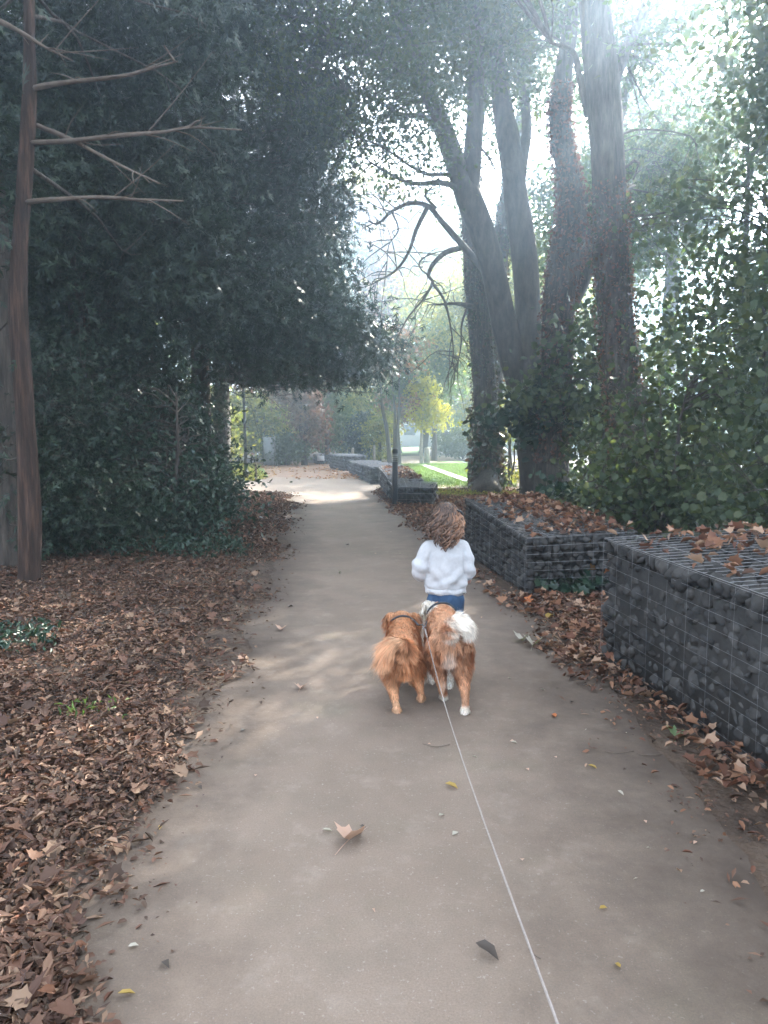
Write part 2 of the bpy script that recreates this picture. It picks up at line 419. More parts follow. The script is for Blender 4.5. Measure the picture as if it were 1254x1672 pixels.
# ------------------------------------------------------------------ gabions
def icosa():
    f = (1+5**.5)/2
    V = np.array([(-1,f,0),(1,f,0),(-1,-f,0),(1,-f,0),(0,-1,f),(0,1,f),(0,-1,-f),(0,1,-f),(f,0,-1),(f,0,1),(-f,0,-1),(-f,0,1)], float)
    V /= np.linalg.norm(V[0])
    T = [(0,11,5),(0,5,1),(0,1,7),(0,7,10),(0,10,11),(1,5,9),(5,11,4),(11,10,2),(10,7,6),(7,1,8),(3,9,4),(3,4,2),(3,2,6),(3,6,8),(3,8,9),(4,9,5),(2,4,11),(6,2,10),(8,6,7),(9,8,1)]
    return V, T
def subdiv(V, T):
    V = [tuple(v) for v in V]; c = {}; out = []
    def mid(a, b):
        k = (min(a, b), max(a, b))
        if k not in c:
            m = (np.array(V[a])+np.array(V[b]))/2; m /= np.linalg.norm(m); V.append(tuple(m)); c[k] = len(V)-1
        return c[k]
    for a, b, d in T:
        x, y, z = mid(a, b), mid(b, d), mid(d, a); out += [(a, x, z), (b, y, x), (d, z, y), (x, y, z)]
    return np.array(V), out
IV, IT = icosa(); IV2, IT2 = subdiv(IV, IT)
def rocks(mb, C, size, fine=True):
    V0, T0 = (IV2, IT2) if fine else (IV, IT); T0 = np.array(T0)
    C = np.asarray(C); N = len(C)
    # random orthonormal frames
    q = rng.normal(size=(N, 4)); q /= np.linalg.norm(q, axis=1)[:, None]; a, b, c, d = q.T
    Rm = np.stack([np.stack([1-2*(c*c+d*d), 2*(b*c-a*d), 2*(b*d+a*c)], -1), np.stack([2*(b*c+a*d), 1-2*(b*b+d*d), 2*(c*d-a*b)], -1), np.stack([2*(b*d-a*c), 2*(c*d+a*b), 1-2*(b*b+c*c)], -1)], 1)
    tv = rng.integers(0, 8, N)
    var = []
    for k in range(8):
        v = V0.copy()
        for _ in range(11):          # chop with random planes -> angular stone
            pn = rng.normal(size=3); pn /= np.linalg.norm(pn); h = rng.uniform(.42, .72)
            dd = v@pn - h; v = v - np.where(dd > 0, dd, 0)[:, None]*pn
        var.append(v)
    var = np.array(var)[tv]
    sc = rng.uniform(.8, 1.4, (N, 1, 3))*size*rng.uniform(.75, 1.15, (N, 1, 1))
    V = np.einsum('nij,nkj->nki', Rm, var*sc) + C[:, None]
    F_ = (T0[None] + (np.arange(N)*len(V0))[:, None, None]).reshape(-1, 3)
    mb.add(V.reshape(-1, 3), F_)
def gabion(label, base, hs, rock=.055, mat='stone', fine=True, wires=(.075, .2), wr=.0017, vis=(0, 3, 1, 2), group='stone gabions along the path', topn=True):
    cx = sum(b[0] for b in base)/4; cy = sum(b[1] for b in base)/4
    root = empty('gabion', (cx, cy, 0), label, 'gabion', group)
    st = MB(); wm = MB()
    B = [np.array((b[0], b[1], 0.0)) for b in base]; T = [np.array((b[0], b[1], h)) for b, h in zip(base, hs)]
    cen = np.array((cx, cy, 0))
    ins = .10
    def inset(p, z=0): 
        v = cen-p; v[2] = 0; L = np.linalg.norm(v); return p + v/L*ins*1.4 + np.array((0, 0, z))
    V = [inset(p) for p in B] + [inset(p, -ins) for p in T]
    st.add(V, [(0,3,2,1),(4,5,6,7),(0,1,5,4),(1,2,6,5),(2,3,7,6),(3,0,4,7)])
    faces = [(B[i], B[(i+1)%4], T[(i+1)%4], T[i]) for i in vis] + [(T[0], T[1], T[2], T[3])]
    for fi, (a, b, c, d) in enumerate(faces):
        w_ = (np.linalg.norm(b-a)+np.linalg.norm(c-d))/2; h_ = (np.linalg.norm(d-a)+np.linalg.norm(c-b))/2
        nu, nv = max(1, round(w_/(rock*1.55))), max(1, round(h_/(rock*1.45)))
        nrm = np.cross(b-a, d-a); nrm /= np.linalg.norm(nrm)
        u, v = np.meshgrid((np.arange(nu)+.5)/nu, (np.arange(nv)+.5)/nv)
        u = u + (np.arange(nv)[:, None] % 2-.5)*.5/nu
        u = np.clip(u + rng.uniform(-.28, .28, u.shape)/nu, .3/nu, 1-.3/nu).ravel(); v = np.clip(v + rng.uniform(-.25, .25, v.shape)/nv, .3/nv, 1-.3/nv).ravel()
        p = (a[None]*((1-u)*(1-v))[:, None] + b*(u*(1-v))[:, None] + c*(u*v)[:, None] + d*((1-u)*v)[:, None])
        p = p - nrm*rng.uniform(rock*.75, rock*1.1, len(p))[:, None]
        rocks(st, p, rock, fine)
        o = nrm*.006
        def L(p0, p1, r=wr): 
            tube(wm, [p0+o, (p0+p1)/2+o*1.6, p1+o], r, 4, cap=False)
        k = max(1, round(h_/wires[0 if fi < len(faces)-1 else 1])); m = max(1, round(w_/wires[1 if fi < len(faces)-1 else 0]))
        if fi == len(faces)-1:      # top: close wires run across the width (edge 0-1 is the width)
            k = max(1, round(h_/wires[0])); m = max(1, round(w_/wires[1]))
        for i in range(k+1):
            s_ = i/k; L(a*(1-s_)+d*s_, b*(1-s_)+c*s_, wr*(1 if fi == 0 or fi == len(faces)-1 else .5))
        for i in range(m+1):
            s_ = i/m; L(a*(1-s_)+b*s_, d*(1-s_)+c*s_, wr*(.35 if fi < len(faces)-1 else 1))
    st.build('stone_fill', M[mat], root); wm.build('wire_cage', M['wire'], root)
    return root
def top_leaves(name, base, hs, n, size, label, mat='litter_red', ulo=0.05, pile=.018, tm='maple'):
    mb = MB(); B = [np.array((b[0], b[1], h)) for b, h in zip(base, hs)]
    u = rng.random(n*3); v = rng.random(n*3)
    keep = rng.random(n*3) < np.clip(.55*fnoise(u*5, v*7, 1, 3)+.25+.5*(u > .35), 0.03, 1)*(u > ulo)
    u = u[keep][:n]; v = v[keep][:n]
    p = B[0]*((1-u)*(1-v))[:, None] + B[1]*(u*(1-v))[:, None] + B[2]*(u*v)[:, None] + B[3]*((1-u)*v)[:, None]
    p[:, 2] += .015 + rng.random(len(u))*pile
    j = int(len(p)*.35); leaves(mb, p[:j], (size[0]*.8, size[1]*.9), tm, flat=.6, curl=4.0); leaves(mb, p[j:], (size[0]*.5, size[1]*.75), 'oval', flat=.6, curl=3.5)
    return tag(mb.build(name, M[mat]), label, 'leaves', kind='stuff')
def wx(y): return 1.39 + .14*(4.8-y)
nb = [(wx(-1.2), -1.2), (wx(-1.2)+1.05, -1.05), (wx(4.8)+1.05, 4.95), (wx(4.8), 4.8)]
nh = [.74, .76, .85, .81]
gabion('tall dark stone gabion nearest the camera, running out of the right edge', nb, nh, .047, 'stone', vis=(0, 3, 2))
top_leaves('leaf_litter', nb, nh, 900, (.06, .11), 'dry curled leaves lying on top of the nearest tall gabion')
g2 = [(1.28, 6.85), (2.32, 6.98), (1.92, 9.75), (.97, 9.25)]
h2 = [.52, .56, .66, .66]
gabion('long low stone gabion beside the child, with wires shining on its end face', g2, h2, .045, 'stone', vis=(0, 3, 2))
top_leaves('leaf_litter', g2, h2, 800, (.05, .10), 'dry orange leaves lying on top of the long gabion beside the child')
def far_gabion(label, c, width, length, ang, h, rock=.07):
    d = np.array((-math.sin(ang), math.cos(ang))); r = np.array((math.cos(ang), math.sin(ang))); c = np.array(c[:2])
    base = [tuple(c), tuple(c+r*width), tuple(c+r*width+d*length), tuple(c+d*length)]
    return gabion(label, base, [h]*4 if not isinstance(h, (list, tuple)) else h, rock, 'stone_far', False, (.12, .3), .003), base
a = .07
b3 = [tuple(G(642,826))[:2], tuple(G(708,826.5))[:2], (1.12, 16.1), tuple(G(634,815))[:2]]
gabion('dark low gabion block with square front face, behind the bollard lamp', b3, [.38,.36,.38,.40], .06, 'stone', False, (.12,.3), .003)
b3b = [tuple(G(635,814.5))[:2], (.85, 16.35), (.62, 19.4), tuple(G(619,799))[:2]]
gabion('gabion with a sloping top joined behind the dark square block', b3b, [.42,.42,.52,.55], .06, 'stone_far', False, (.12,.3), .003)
top_leaves('leaf_litter', b3b, [.42,.42,.52,.55], 260, (.06,.12), 'dry leaves lying on the sloping gabion behind the bollard lamp')
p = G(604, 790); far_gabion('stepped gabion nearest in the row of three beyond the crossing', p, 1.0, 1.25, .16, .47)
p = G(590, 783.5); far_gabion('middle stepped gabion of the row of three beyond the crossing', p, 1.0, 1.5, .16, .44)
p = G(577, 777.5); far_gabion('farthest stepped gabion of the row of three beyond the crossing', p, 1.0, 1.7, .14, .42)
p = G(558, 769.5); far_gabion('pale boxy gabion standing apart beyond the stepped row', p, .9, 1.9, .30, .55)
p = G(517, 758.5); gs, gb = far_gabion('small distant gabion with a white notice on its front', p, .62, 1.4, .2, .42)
mb = MB(); p = P(524.5, 748, 32.35); box(mb, (p.x-.15, p.y-.25, p.z-.1), (p.x+.15, p.y-.23, p.z+.11))
tag(mb.build('notice_board', noisemat('white_board', [(.6,.6,.62),(.8,.8,.82)], 5, 3, .5, 0)), 'small blank white notice fixed to the front of the distant gabion', 'sign')

# ------------------------------------------------------------------ posts, lamps, panel
M['dark_metal'] = noisemat('dark_grey_paint', [(.028,.03,.034),(.045,.048,.052)], 8, 6, .45, .1, 60)
M['band'] = noisemat('bollard_lens', [(.20,.20,.19),(.28,.28,.26)], 20, 4, .35, 0)
p = G(645, 826)
r_ = empty('bollard_lamp', p, 'dark round bollard lamp with a louvred light head in front of the low gabion', 'bollard')
mb = MB(); tube(mb, [(p.x, p.y, 0), (p.x, p.y, .86)], .055, 16); tube(mb, [(p.x, p.y, 0), (p.x, p.y, .012)], .085, 16); mb.build('post', M['dark_metal'], r_, True)
mb = MB(); tube(mb, [(p.x, p.y, .86), (p.x, p.y, 1.02)], .045, 16); mb.build('light_head', M['band'], r_, True)
mb = MB()
for k in range(4): tube(mb, [(p.x, p.y, .885+k*.04), (p.x, p.y, .892+k*.04)], .056, 16)
mb.build('louvre', M['dark_metal'], r_)
mb = MB(); tube(mb, [(p.x, p.y, 1.02), (p.x, p.y, 1.10), (p.x, p.y, 1.12)], [.056, .056, .03], 16); mb.build('cap', M['dark_metal'], r_)
p = G(765.5, 787.5)
r_ = empty('garden_lamp', p, 'thin mushroom-headed garden lamp at the end of the white paving strip', 'lamp')
mb = MB(); tube(mb, [(p.x, p.y, 0), (p.x, p.y, .58)], .045, 12); mb.build('post', M['dark_metal'], r_, True)
mb = MB(); tube(mb, [(p.x, p.y, .56), (p.x, p.y, .60), (p.x, p.y, .66), (p.x, p.y, .68)], [.08, .2, .17, .03], 16); mb.build('lamp_head', M['band'], r_, True)
p = G(402, 784.5)
r_ = empty('lamp_post', p, 'tall slim dark pole at the left side of the path crossing', 'pole')
mb = MB(); tube(mb, [(p.x, p.y, 0), (p.x-.02, p.y, 2), (p.x-.04, p.y, 4.2)], [.05, .042, .035], 10); mb.build('pole', M['dark_metal'], r_, True)
mb = MB(); tube(mb, [(p.x, p.y, 0), (p.x, p.y, .25), (p.x, p.y, .3)], [.075, .075, .05], 10); mb.build('base_sleeve', M['dark_metal'], r_, True)
mb = MB(); tube(mb, [(p.x-.04, p.y, 4.18), (p.x-.04, p.y, 4.25), (p.x-.04, p.y, 4.38)], [.06, .14, .05], 12); mb.build('lamp_head', M['dark_metal'], r_, True)
def post(px, py, h, r, mat, name, label, cat='post', cap=True, grp=None):
    p = G(px, py); mb = MB()
    tube(mb, [(p.x, p.y, -.02), (p.x, p.y, h-.03), (p.x, p.y, h)], [r, r*.95, r*.7], 10)
    return tag(mb.build(name, M[mat], None, True), label, cat, grp)
M['wood'] = noisemat('weathered_wood', [(.10,.075,.055),(.2,.16,.12),(.28,.24,.19)], 6, 8, .9, .4, 30, (4,4,.6))
post(418, 786.5, .52, .035, 'wood', 'wooden_stake', 'short brown stake in the grass right of the slim pole')
post(697, 757, .68, .13, 'palebark', 'stone_bollard', 'stout pale round-topped post next to the yellow sapling', 'bollard')
post(576, 762, .75, .06, 'palebark', 'wooden_post', 'pale post rising behind the stepped gabions', grp=None)
post(611, 758, .8, .06, 'palebark', 'wooden_post', 'thin pale post against the bright green bush')
post(534, 758, 1.25, .09, 'bark', 'wooden_post', 'dark-topped stump post just behind the gabion with the notice')
p = G(440, 761)
r_ = empty('info_panel', p, 'upright pale grey rectangular panel standing among far shrubs', 'panel')
mb = MB(); box(mb, (p.x-.2, p.y, .05), (p.x+.2, p.y+.09, 1.16)); mb.build('board', noisemat('grey_panel', [(.25,.27,.31),(.33,.35,.39)], 3, 4, .6, 0), r_)
mb = MB(); box(mb, (p.x-.235, p.y-.02, 0), (p.x-.2, p.y+.11, 1.2)); box(mb, (p.x+.2, p.y-.02, 0), (p.x+.235, p.y+.11, 1.2)); mb.build('frame', M['band'], r_)
# far white house
p = G(664, 722)
hx, hy = p.x, 66.0
r_ = empty('white_house', (hx, hy, 0), 'low white building glimpsed between thin trunks beyond the lawn', 'building')
M['render'] = noisemat('white_render', [(.6,.6,.6),(.72,.72,.72)], 2, 6, .8, .1)
M['glass'] = noisemat('dark_window', [(.04,.05,.06),(.07,.08,.1)], 2, 3, .15, 0)
M['tile'] = noisemat('roof_tile', [(.07,.06,.06),(.12,.1,.1)], 8, 6, .8, .5)
mb = MB(); box(mb, (hx-3.4, hy, 0), (hx+5, hy+5, 2.4)); mb.build('wall', M['render'], r_)
mb = MB(); V = [(hx-3.7,hy-.4,2.4),(hx+5.3,hy-.4,2.4),(hx+5.3,hy+5.4,2.4),(hx-3.7,hy+5.4,2.4),(hx-3.7,hy+2.5,4.2),(hx+5.3,hy+2.5,4.2)]
mb.add(V, [(0,1,5,4),(2,3,4,5),(0,3,2,1)]); mb.add(V, [(0,4,3),(1,2,5)]); mb.build('roof', M['tile'], r_)
for k in range(4):
    x0 = hx-2.9+k*2; mb = MB(); box(mb, (x0, hy-.05, .9), (x0+1.1, hy+.05, 1.9)); f_ = mb.build('window', M['render'], r_)
    mb = MB(); box(mb, (x0+.07, hy-.07, .97), (x0+1.03, hy-.055, 1.83)); q_ = mb.build('pane', M['glass'], f_)
# ------------------------------------------------------------------ trees
def in_ell(n, c, r, hollow=0.0):
    d = rng.normal(size=(n, 3)); d /= np.linalg.norm(d, axis=1)[:, None]
    rr = rng.uniform(hollow**3, 1, n)**(1/3)
    return np.asarray(c) + d*rr[:, None]*np.asarray(r)
def crown(lm, wm, blobs, anchors, size, tmpl, flat=.1, droop=.2, twig=.02, sag=.12, sig=.3, maxtw=9999, col=None):
    """blobs: (centre, radii, clusters, leaves per cluster). A twig runs from the nearest limb point to each cluster."""
    A = np.asarray(anchors)
    for (c, r, nc, nl) in blobs:
        cc = in_ell(nc, c, r, .35)
        for i, p in enumerate(cc):
            s = sig*rng.uniform(.6, 1.3)
            n = max(4, int(nl*rng.uniform(.6, 1.4)))
            pts = p + rng.normal(size=(n, 3))*s*np.array((1, 1, .6))
            leaves(lm, pts, size, tmpl, flat, droop)
            if wm is not None and i < maxtw:
                dd = np.linalg.norm(A-p, axis=1) + (A[:, 2] > p[2]+.5)*.8
                a = A[dd.argmin()]; L = np.linalg.norm(p-a)
                if L < .15: continue
                m1 = a*.66+p*.34 + rng.normal(size=3)*L*.07 + np.array((0, 0, L*sag)); m2 = a*.3+p*.7 + rng.normal(size=3)*L*.07 + np.array((0, 0, L*sag*.8))
                t0 = min(twig*(.4+.35*L), .07)
                tube(wm, [a, m1, m2, p], [t0, t0*.6, t0*.4, t0*.15], 5, 9, cap=False)
                for q in range(2):
                    e_ = p + rng.normal(size=3)*s*1.1; tube(wm, [m2, (m2+e_)/2+rng.normal(size=3)*.05, e_], [t0*.35, t0*.22, .003], 4, 5, cap=False)
def ivy_on(lm, pts, rad, n, size, tmpl='kite', lo=0, hi=1):
    pts = np.asarray(pts); t = rng.uniform(lo, hi, n)*(len(pts)-1); i = t.astype(int).clip(0, len(pts)-2); f = (t-i)[:, None]
    c = pts[i]*(1-f)+pts[i+1]*f; r = np.interp(t, np.arange(len(pts)), rad)
    a = rng.uniform(0, 6.283, n); o = np.stack([np.cos(a), np.sin(a), np.zeros(n)], 1)
    k = .5+.5*np.sin(a*2+t*1.3)+rng.random(n)*.5
    leaves(lm, c+o*(r+.01+.05*rng.random(n)*k)[:, None], size, tmpl, 0, .8)
def limb(wm, pl, rr, n=30, segs=14, rough=.035):
    return tube(wm, pl, rr, segs, n, rough)
def PX(l): return [P(*q) for q in l]

# --- the big two-stemmed tree and its neighbours right of the path
root = empty('broadleaf_tree', G(878, 812), 'large smooth-barked tree forking low into two stems, behind the long gabion', 'tree')
wm = MB(); an = []
D = 16.3
def add_limb(pl, rr, **k):
    p_, r2 = limb(wm, pl, rr, **k); an.extend(p_[len(p_)//3:]); return p_, r2
b_ = G(878, 812); b_.z = -.1
main, mr_ = add_limb([b_]+PX([(876,770,D),(868,700,D),(862,640,D),(862,590,D)]), [.42,.36,.35,.36,.26])
L1 = add_limb(PX([(862,690,D),(845,620,D),(826,540,D-.2),(808,450,D-.4),(788,380,D-.5),(764,322,D-.6),(745,270,D-.6),(722,205,D-.8),(700,150,D-1),(672,80,D-1.2),(640,0,D-1.5),(610,-80,D-1.6)]), [.2,.27,.26,.25,.25,.26,.2,.18,.15,.13,.1,.07], n=50)
L1b = add_limb(PX([(764,325,D-.6),(771,260,D-.6),(775,180,D-.5),(778,90,D-.4),(776,0,D-.3),(772,-120,D)]), [.2,.18,.16,.15,.13,.08], n=30)
L2 = add_limb(PX([(862,640,D),(863,560,D),(861,480,D),(853,400,D),(843,330,D),(834,250,D),(822,180,D+.2),(808,90,D+.3),(800,0,D+.4),(790,-120,D+.5)]), [.3,.28,.27,.26,.25,.23,.21,.18,.16,.1], n=44)
L2b = add_limb(PX([(843,335,D),(852,270,D),(860,200,D+.2),(850,100,D+.6),(862,10,D+.8)]), [.14,.12,.1,.08,.05], n=20)
wm.build('trunk', M['bark_smooth'], root, True)
# bare curling boughs reaching left over the lawn
wm = MB(); tw = []
def bough(pl, r0, r1, n=26):
    p_, _ = tube(wm, PX(pl), np.linspace(r0, r1, len(pl)), 7, n, .05, cap=False); tw.append(p_); return p_
bough([(790,440,D-.3),(755,400,D-.5),(720,360,D-.8),(698,336,D-1),(668,332,D-1.2),(640,345,D-1.5),(618,365,D-1.8),(600,360,D-2)], .075, .012)
bough([(698,338,D-1),(680,375,D-1.2),(668,410,D-1.3),(648,440,D-1.5),(622,456,D-1.7),(608,460,D-1.9)], .045, .01)
bough([(752,405,D-.3),(728,412,D-.6),(708,430,D-.8),(700,450,D-.9),(706,462,D-1),(690,490,D-1.1),(665,520,D-1.3),(645,560,D-1.4)], .06, .008)
bough([(706,462,D-1),(725,490,D-.9),(735,530,D-.9),(740,580,D-1),(728,620,D-1)], .03, .006)
bough([(770,500,D),(745,496,D-.3),(720,497,D-.6),(697,498,D-.8)], .05, .008)
bough([(764,500,D),(754,530,D-.2),(752,570,D-.2),(740,620,D-.3)], .028, .006)
bough([(757,318,D-.6),(735,302,D-.8),(712,298,D-1),(688,300,D-1.3),(660,296,D-1.6),(630,280,D-2),(600,262,D-2.4)], .07, .015)
bough([(748,300,D-.6),(730,285,D-.8),(700,285,D-1.2),(665,268,D-1.6),(625,240,D-2),(585,225,D-2.4)], .05, .012)
bough([(712,340,D-.9),(695,320,D-1),(705,305,D-1),(720,285,D-1)], .03, .01)
bough([(640,345,D-1.5),(650,375,D-1.5),(635,400,D-1.6),(632,430,D-1.7)], .02, .005)
bough([(700,450,D-.9),(688,440,D-1),(684,430,D-1),(690,420,D-1)], .02, .005)
bough([(722,205,D-.8),(690,190,D-1.2),(650,185,D-1.7),(610,160,D-2.2),(570,150,D-2.8)], .06, .012)
bough([(700,150,D-1),(660,120,D-1.4),(610,90,D-2),(550,70,D-2.6)], .06, .012)
bough([(775,230,D-.5),(800,260,D-.3),(815,290,D-.2)], .03, .008); bough([(822,560,D+1),(842,580,D+.4),(850,600,D)], .03, .03)
for p_ in list(tw):
    for k in range(9):
        i = rng.integers(len(p_)//3, len(p_)-1); a0 = p_[i]; d = p_[i+1]-p_[i]; d /= np.linalg.norm(d)
        d = d*.5 + rng.normal(size=3)*.6 + np.array((0, 0, -.25)); L = rng.uniform(.35, .9)
        q, _ = tube(wm, [a0, a0+d*L*.4+rng.normal(size=3)*.04, a0+d*L*.75+rng.normal(size=3)*.06+np.array((0,0,-.05)), a0+d*L+np.array((0,0,-.18*L))], [.012,.009,.006,.003], 4, 8, cap=False)
wm.build('bough', M['bark_smooth'], root, True)
lm = MB(); wm = MB()
A_ = an + [q for p_ in tw for q in p_[len(p_)//2:]]
crown(lm, wm, [(P(600,120,D-2),(1.9,1.6,1.6),46,100),(P(520,60,D-3),(1.8,1.5,1.5),46,105),(P(660,30,D-1),(1.7,1.6,1.3),38,100),(P(590,-40,D-1),(2.5,2,1.2),46,120),
     (P(760,-60,D),(2,1.8,1.6),40,110),(P(690,230,D-1.2),(.9,.8,.7),9,34),(P(640,290,D-1.6),(1.3,.8,.6),20,34),(P(560,190,D-2.5),(.8,.9,.6),11,55),(P(810,60,D+.5),(1.3,1.2,1.3),18,80),
     (P(640,190,D-1.8),(1.2,.9,.6),14,50)], A_, (.06,.12), 'kite', .1, .5, sig=.34)
crown(lm, wm, [(P(700,100,D+1),(4,2,1.8),55,120),(P(800,-150,D-2),(4,3,1.8),45,170)], A_, (.09,.15), 'kite', .2, .4, sig=.5)
lm.build('foliage', M['broad'], root); wm.build('twigs', M['bark_smooth'], root)
# hanging fringes under the crown
# --- ivy clad trunk left of it
root = empty('ivy_clad_tree', G(795, 806), 'straight trunk wrapped in brownish ivy, first big trunk right of the path', 'tree')
wm = MB(); an = []; D = 18.2
b_ = G(795, 808); b_.z = -.1
tr, trr = add_limb([b_]+PX([(795,770,D),(795,700,D),(789,600,D),(782,500,D),(774,420,D),(768,340,D+.2),(776,240,D+.5),(790,120,D+.8),(800,0,D+1),(805,-120,D+1)]), [.38,.31,.29,.28,.27,.25,.2,.16,.13,.1,.08], n=50)
wm.build('trunk', M['bark'], root, True)
lm = MB(); ivy_on(lm, tr[:34], trr[:34], 4200, (.05,.09), 'kite', 0.12, 1)
ivy_on(lm, tr[:34], trr[:34]+.05, 900, (.1,.2), 'oval', 0.08, .35)
lm.build('ivy', M['ivy'], root)
lm = MB(); wm = MB()
crown(lm, wm, [(P(830,-40,D+1),(3.2,2,2),70,130),(P(720,60,D+1.5),(2.6,1.6,1.6),32,120)], an, (.09,.15), 'kite', .1, .4, sig=.45)
lm.build('foliage', M['broad'], root); wm.build('twigs', M['bark'], root)
# --- slim leaning stem behind
root = empty('leaning_tree', P(812, 800, 21), 'thin ivy-covered stem leaning in the gap between the two biggest forked stems', 'tree')
root.location.z = 0; wm = MB(); an = []; D = 21
tr, trr = add_limb([(P(806,800,D).x, D, -.1)]+PX([(806,700,D),(806,600,D),(808,500,D),(815,420,D),(828,340,D),(845,250,D),(858,150,D),(865,20,D),(868,-60,D)]), [.3,.27,.26,.26,.25,.24,.2,.16,.12,.08], n=40)
wm.build('trunk', M['bark'], root, True)
lm = MB(); ivy_on(lm, tr, trr, 2600, (.07,.13), 'kite', .1, .75); lm.build('ivy', M['ivy'], root)
lm = MB(); wm = MB(); crown(lm, wm, [(P(870,60,D),(2.2,2,1.6),30,90)], an, (.1,.16), 'kite', .1, .4, sig=.45)
lm.build('foliage', M['broad'], root); wm.build('twigs', M['bark'], root)
# --- double stem with red creeper
root = empty('creeper_clad_tree', P(905, 810, 15), 'stout pale trunk with reddish creeper, second from the right among the big trunks', 'tree')
root.location.z = 0; wm = MB(); an = []; D = 15
tr, trr = add_limb([(P(903,800,D).x, D, -.1)]+PX([(902,760,D),(905,680,D),(908,590,D),(912,500,D),(925,420,D),(934,350,D),(926,280,D),(914,200,D),(920,120,D),(932,40,D),(945,-100,D)]), [.36,.32,.29,.29,.31,.32,.27,.22,.2,.17,.14,.1], n=50)
t2, t2r = add_limb(PX([(915,520,D),(950,450,D+.2),(972,380,D+.4),(992,300,D+.6),(1010,200,D+.8),(1040,80,D+1)]), [.2,.18,.16,.13,.1,.06], n=24)
t3, _ = add_limb(PX([(934,330,D),(965,320,D-.2),(990,270,D-.4)]), [.1,.07,.03], n=12)
wm.build('trunk', M['bark'], root, True)
lm = MB(); ivy_on(lm, tr, trr, 4200, (.05,.1), 'kite', .1, .8); lm.build('creeper', M['redivy'], root)
lm = MB(); wm = MB()
crown(lm, wm, [(P(960,-40,D),(2.6,1.8,1.8),46,120),(P(1060,110,D+1),(1.8,1.6,1.4),26,90),(P(1050,262,D+.6),(1.1,1.1,.8),14,110),(P(900,60,D+1),(1.3,1.2,1),9,50)], an, (.08,.14), 'kite', .1, .4, sig=.4)
lm.build('foliage', M['broad'], root); wm.build('twigs', M['bark'], root)
# --- tall straight trunk rising beyond the nearest gabion
root = empty('tall_straight_tree', P(1030, 830, 12), 'tallest straight trunk with creeper, rightmost of the big trunks', 'tree')
root.location.z = 0; wm = MB(); an = []; D = 12
tr, trr = add_limb([(P(1032,840,D).x, D, -.1)]+PX([(1030,800,D),(1024,700,D),(1012,600,D),(1004,500,D),(998,400,D),(994,300,D),(986,180,D),(976,60,D),(968,-60,D),(960,-200,D)]), [.36,.30,.28,.275,.265,.26,.25,.25,.24,.22,.16], n=54)
add_limb(PX([(986,180,D),(1010,110,D+.3),(1050,20,D+.6),(1100,-90,D+1)]), [.12,.1,.08,.05], n=20)
add_limb(PX([(960,190,D),(945,120,D),(935,85,D),(900,70,D-.3)]), [.05,.05,.04,.02], n=16)
wm.build('trunk', M['bark'], root, True)
lm = MB(); ivy_on(lm, tr, trr, 2600, (.04,.075), 'kite', .05, .6); lm.build('creeper', M['redivy'], root)
lm = MB(); ivy_on(lm, tr, trr, 2200, (.05,.08), 'kite', .05, .6); lm.build('ivy', M['ivy'], root)
lm = MB(); wm = MB()
crown(lm, wm, [(P(1080,-60,D),(2.0,2,1.4),22,70),(P(1110,170,D+1.5),(1.4,1.2,1.3),9,50),(P(950,-220,D-1),(3,2.4,1.5),30,100),(P(1130,380,D+2),(1.3,1.2,1.0),10,50)], an, (.07,.13), 'kite', .1, .4, sig=.4)
lm.build('foliage', M['broad'], root); wm.build('twigs', M['bark'], root)

# --- generic trees
def gen_tree(name, label, base, h, tr_r, blobs, leaf, size, bark='bark', tmpl='kite', lean=(0, 0), cat='tree', sig=.4, group=None, droop=.3, twigs=True, th=.8, nmul=1.0, stems=1):
    root = empty(name, (base[0], base[1], 0), label, cat, group)
    wm = MB(); an = []
    B = np.array((base[0], base[1], -.1))
    for s in range(stems):
        o = np.array((0, 0, 0.)) if s == 0 else rng.normal(size=3)*np.array((.2, .2, 0))
        pl = [B+o*.2] + [B+o*(.2+t)+np.array((lean[0]*t+rng.normal()*.05*h*.15, lean[1]*t+rng.normal()*.05*h*.15, h*th*t)) for t in (.2, .4, .6, .8, 1)]
        p_, _ = tube(wm, pl, [tr_r*1.25, tr_r, tr_r*.85, tr_r*.7, tr_r*.45, tr_r*.2], 10, 24, .05); an.extend(p_[6:])
    wm.build('trunk', M[bark], root, True)
    lm = MB(); wm = MB() if twigs else None
    bl = [(np.array((base[0]+c[0], base[1]+c[1], c[2])), r, max(2, int(n*nmul)), k) for (c, r, n, k) in blobs]
    crown(lm, wm, bl, an, size, tmpl, .1, droop, sig=sig)
    lm.build('foliage', M[leaf], root)
    if wm is not None and wm.V: wm.build('twigs', M[bark], root)
    return root
# right-hand understorey: leafy shrubs and small trees behind the gabions
gen_tree('leafy_shrub', 'broad-leaved shrub rising straight behind the nearest gabion at the right edge', (4.3, 7.4), 3.4, .05, [((0,0,1.0),(1.3,.9,1.1),60,64),((.3,.2,2.3),(1.2,.9,1.0),50,60)], 'shrub', (.05,.10), tmpl='maple', cat='shrub', sig=.3, stems=3, droop=.5)
gen_tree('leafy_shrub', 'broad-leaved shrub around the foot of the tallest straight trunk', (3.3, 9.3), 2.6, .04, [((0,0,.7),(1.1,.8,.8),44,56),((.5,.3,1.6),(1.0,.8,.9),34,52)], 'shrub', (.055,.10), tmpl='maple', cat='shrub', sig=.28, stems=3, droop=.5)
gen_tree('leafy_shrub', 'tall dim shrub right of the tallest straight trunk, above the nearest gabion', (5.4, 11.0), 5.5, .07, [((0,0,1.2),(1.5,1,1.3),56,56),((0,.2,3.1),(1.5,1.1,1.3),50,52),((-.5,.2,4.6),(1.2,1,1),16,46)], 'shrub', (.06,.115), tmpl='maple', cat='shrub', sig=.36, stems=3, droop=.5)
